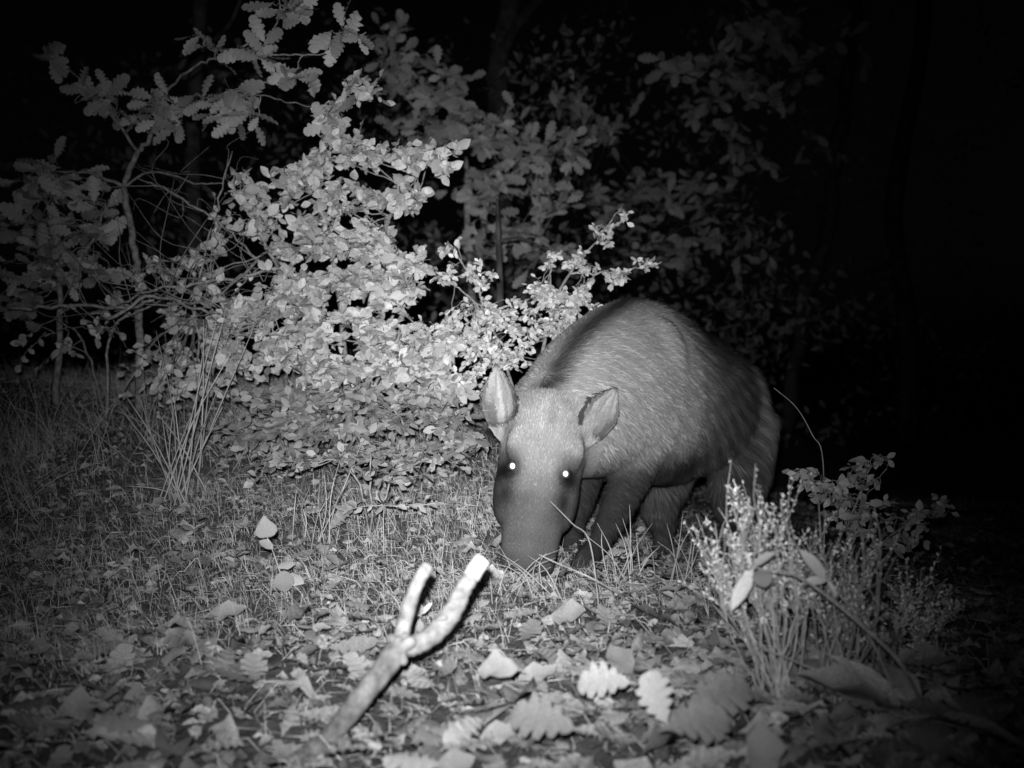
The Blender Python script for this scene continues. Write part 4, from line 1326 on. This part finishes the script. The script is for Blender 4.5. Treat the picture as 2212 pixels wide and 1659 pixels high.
for i in range(len(x)):
    boarspot = (x[i] > .05 and y[i] > 2.45 and x[i] < 1.0)
    s = rng.uniform(.035, .085) * (1 if y[i] < 2.1 else .75)
    if rng.uniform() < .25 + .45 * float(sst(1.6, 2.1, y[i])): continue
    if x[i] < -.1 and rng.uniform() < .35: continue
    kind = 'dryoak' if rng.uniform() < .6 else 'dryovate'
    nrm = slope_n(x[i], y[i]) + np.array([rng.normal(0, .3), rng.normal(-.1, .3), 0])
    yaw = rng.uniform(0, 6.28)
    z = float(gz(x[i], y[i])) + rng.uniform(.008, .035)
    sh = rng.uniform(.5, 1.5)
    cand.append((kind, np.array([x[i], y[i], z]), np.array([math.cos(yaw), math.sin(yaw), rng.normal(0, .1)]), nrm, s, sh))
vis = [c for c in cand if abs(c[1][0]) < c[1][1] * .455 and c[1][1] > 1.33]
vis.sort(key=lambda c: -c[4] / c[1][1])
ids = set(id(c) for c in vis[:290])
for c in vis[:290]:
    o = leaf_object('fallen_leaf', c[0], c[1], c[2], c[3], c[4])
    mark = min(MARKS, key=lambda m_: (c[1][0] - m_[0]) ** 2 + (c[1][1] - m_[1]) ** 2)
    size_ = 'large' if c[4] > .072 else 'small' if c[4] < .055 else 'middle-sized'
    shape_ = 'lobed oak' if c[0] == 'dryoak' else 'oval'
    tag(o, '%s fallen dry %s leaf lying %s' % (size_, shape_, mark[2]), 'leaf', '%s dry %s leaves lying %s' % (size_, shape_, mark[2]))
rest = [c for c in cand if id(c) not in ids]
x, y = floor_points(13000, 1.1, 5.5, .6, .9)
for i in range(len(x)):
    yaw = rng.uniform(0, 6.28)
    z = float(gz(x[i], y[i])) + rng.uniform(.0, .03)
    rest.append(('dryovate' if rng.uniform() < .6 else 'dryoak', np.array([x[i], y[i], z]), np.array([math.cos(yaw), math.sin(yaw), rng.normal(0, .15)]), slope_n(x[i], y[i]) + np.array([rng.normal(0, .5), rng.normal(-.1, .5), 0]), rng.uniform(.012, .036), rng.uniform(.4, 1.6)))
o = leaf_mass(rest, 'leaf_litter', None, 'dryS')
tag(o, 'layer of broken dry leaves covering the forest floor', 'leaf litter', kind='stuff')


def blades(n, x, y, ln, lean, wd, shade, name, label, cat):
    yaw = rng.uniform(0, 2 * math.pi, n)
    base = np.stack([x, y, gz(x, y) - .003], 1)
    hd = np.stack([np.cos(yaw), np.sin(yaw), np.zeros(n)], 1)
    k = lean
    mid = base + hd * (ln * .5 * k * .7)[:, None] + UP * (ln * .5 * np.sqrt(1 - np.minimum(.95, k * .7) ** 2))[:, None]
    tip = mid + hd * (ln * .5 * k)[:, None] + UP * (ln * .5 * (np.sqrt(1 - np.minimum(.98, k) ** 2) - .35 * k))[:, None]
    tip[:, 2] = np.maximum(tip[:, 2], gz(tip[:, 0], tip[:, 1]) + .004)
    vw = base - EYE; sd = np.cross(vw, UP); sd /= np.linalg.norm(sd, axis=1)[:, None]
    ry = rng.uniform(-.7, .7, n)
    sd = sd * np.cos(ry)[:, None] + np.cross(UP, sd) * np.sin(ry)[:, None]
    # a blade lying across the view is given its width upright
    al = np.abs((hd * sd).sum(1))
    sd = sd * (1 - al * lean)[:, None] + UP * (al * lean)[:, None]
    w_ = wd[:, None]
    V = np.stack([base - sd * w_, base + sd * w_, mid + sd * w_ * .8, mid - sd * w_ * .8, tip], 1).reshape(-1, 3)
    bi = np.arange(n) * 5
    F = [np.stack([bi, bi + 1, bi + 2, bi + 3], 1), np.stack([bi + 3, bi + 2, bi + 4], 1)]
    o = link(name, np_mesh(name, V, F, np.repeat(shade, 5)), M['grassS'])
    tag(o, label, cat, kind='stuff')


n = 85000
x, y = floor_points(n, 1.45, 5.6, .56, .75)
keep = (rng.uniform(0, 1, n) < np.maximum(.12 + .88 * sst(-.25, .45, wob(x, y, 5.5, 4, 3)), .62 * sst(1.75, 2.1, y) * sst(3.6, 3.0, y) * sst(.25, .0, x)) * (.45 + .55 * sst(1.6, 2.0, y))) & ~((x > .15) & (y < 1.7) & (rng.uniform(0, 1, n) < .6))
x, y = x[keep], y[keep]; n = len(x)
tall = (1 + 1.0 * sst(3.0, 3.8, y) * sst(-.3, -.8, x)) * (1 - .55 * sst(.1, .3, x) * sst(2.0, 2.3, y))
blades(n, x, y, tall * rng.uniform(.02, .085, n) * (1 + .8 * (rng.uniform(0, 1, n) < .06)), rng.uniform(.0, 1.0, n) ** .45, rng.uniform(.00045, .0009, n), rng.uniform(.5, 1.6, n), 'grass', 'fine short grass growing over the forest floor', 'grass')
n = 4500
x, y = floor_points(n, 1.3, 3.6, .55, .9)
blades(n, x, y, rng.uniform(.03, .11, n), rng.uniform(.9, 1.0, n), rng.uniform(.0005, .001, n), rng.uniform(.6, 1.7, n), 'straw', 'dry straw and needles lying flat on the ground', 'straw')

# stones and bark chips half sunk in the litter
for px, py, r_, lab in ((345, 1440, .032, 'oblong bark chunk half sunk in the dim litter'), (455, 1470, .025, 'small flat stone below the oblong bark chunk'), (190, 1330, .04, 'rounded dark stone in the dim litter at the edge'), (905, 1560, .022, 'small stone beside the foot of the forked stick')):
    p = np.array(ground_hit(px, py))
    mb = MB()
    ax = [np.array([1.5, .5, -.2]) * r_, np.array([-.3, .8, 0]) * r_, np.array([0, 0, .5]) * r_]
    ellipsoid(mb, p + np.array([0, 0, r_ * .15]), ax, 14)
    mb.V[0] += rng.normal(0, r_ * .05, mb.V[0].shape)
    o = mb.build('stone' if 'stone' in lab else 'bark_chunk', M['stone'], None, True)
    tag(o, lab, 'stone' if 'stone' in lab else 'bark')
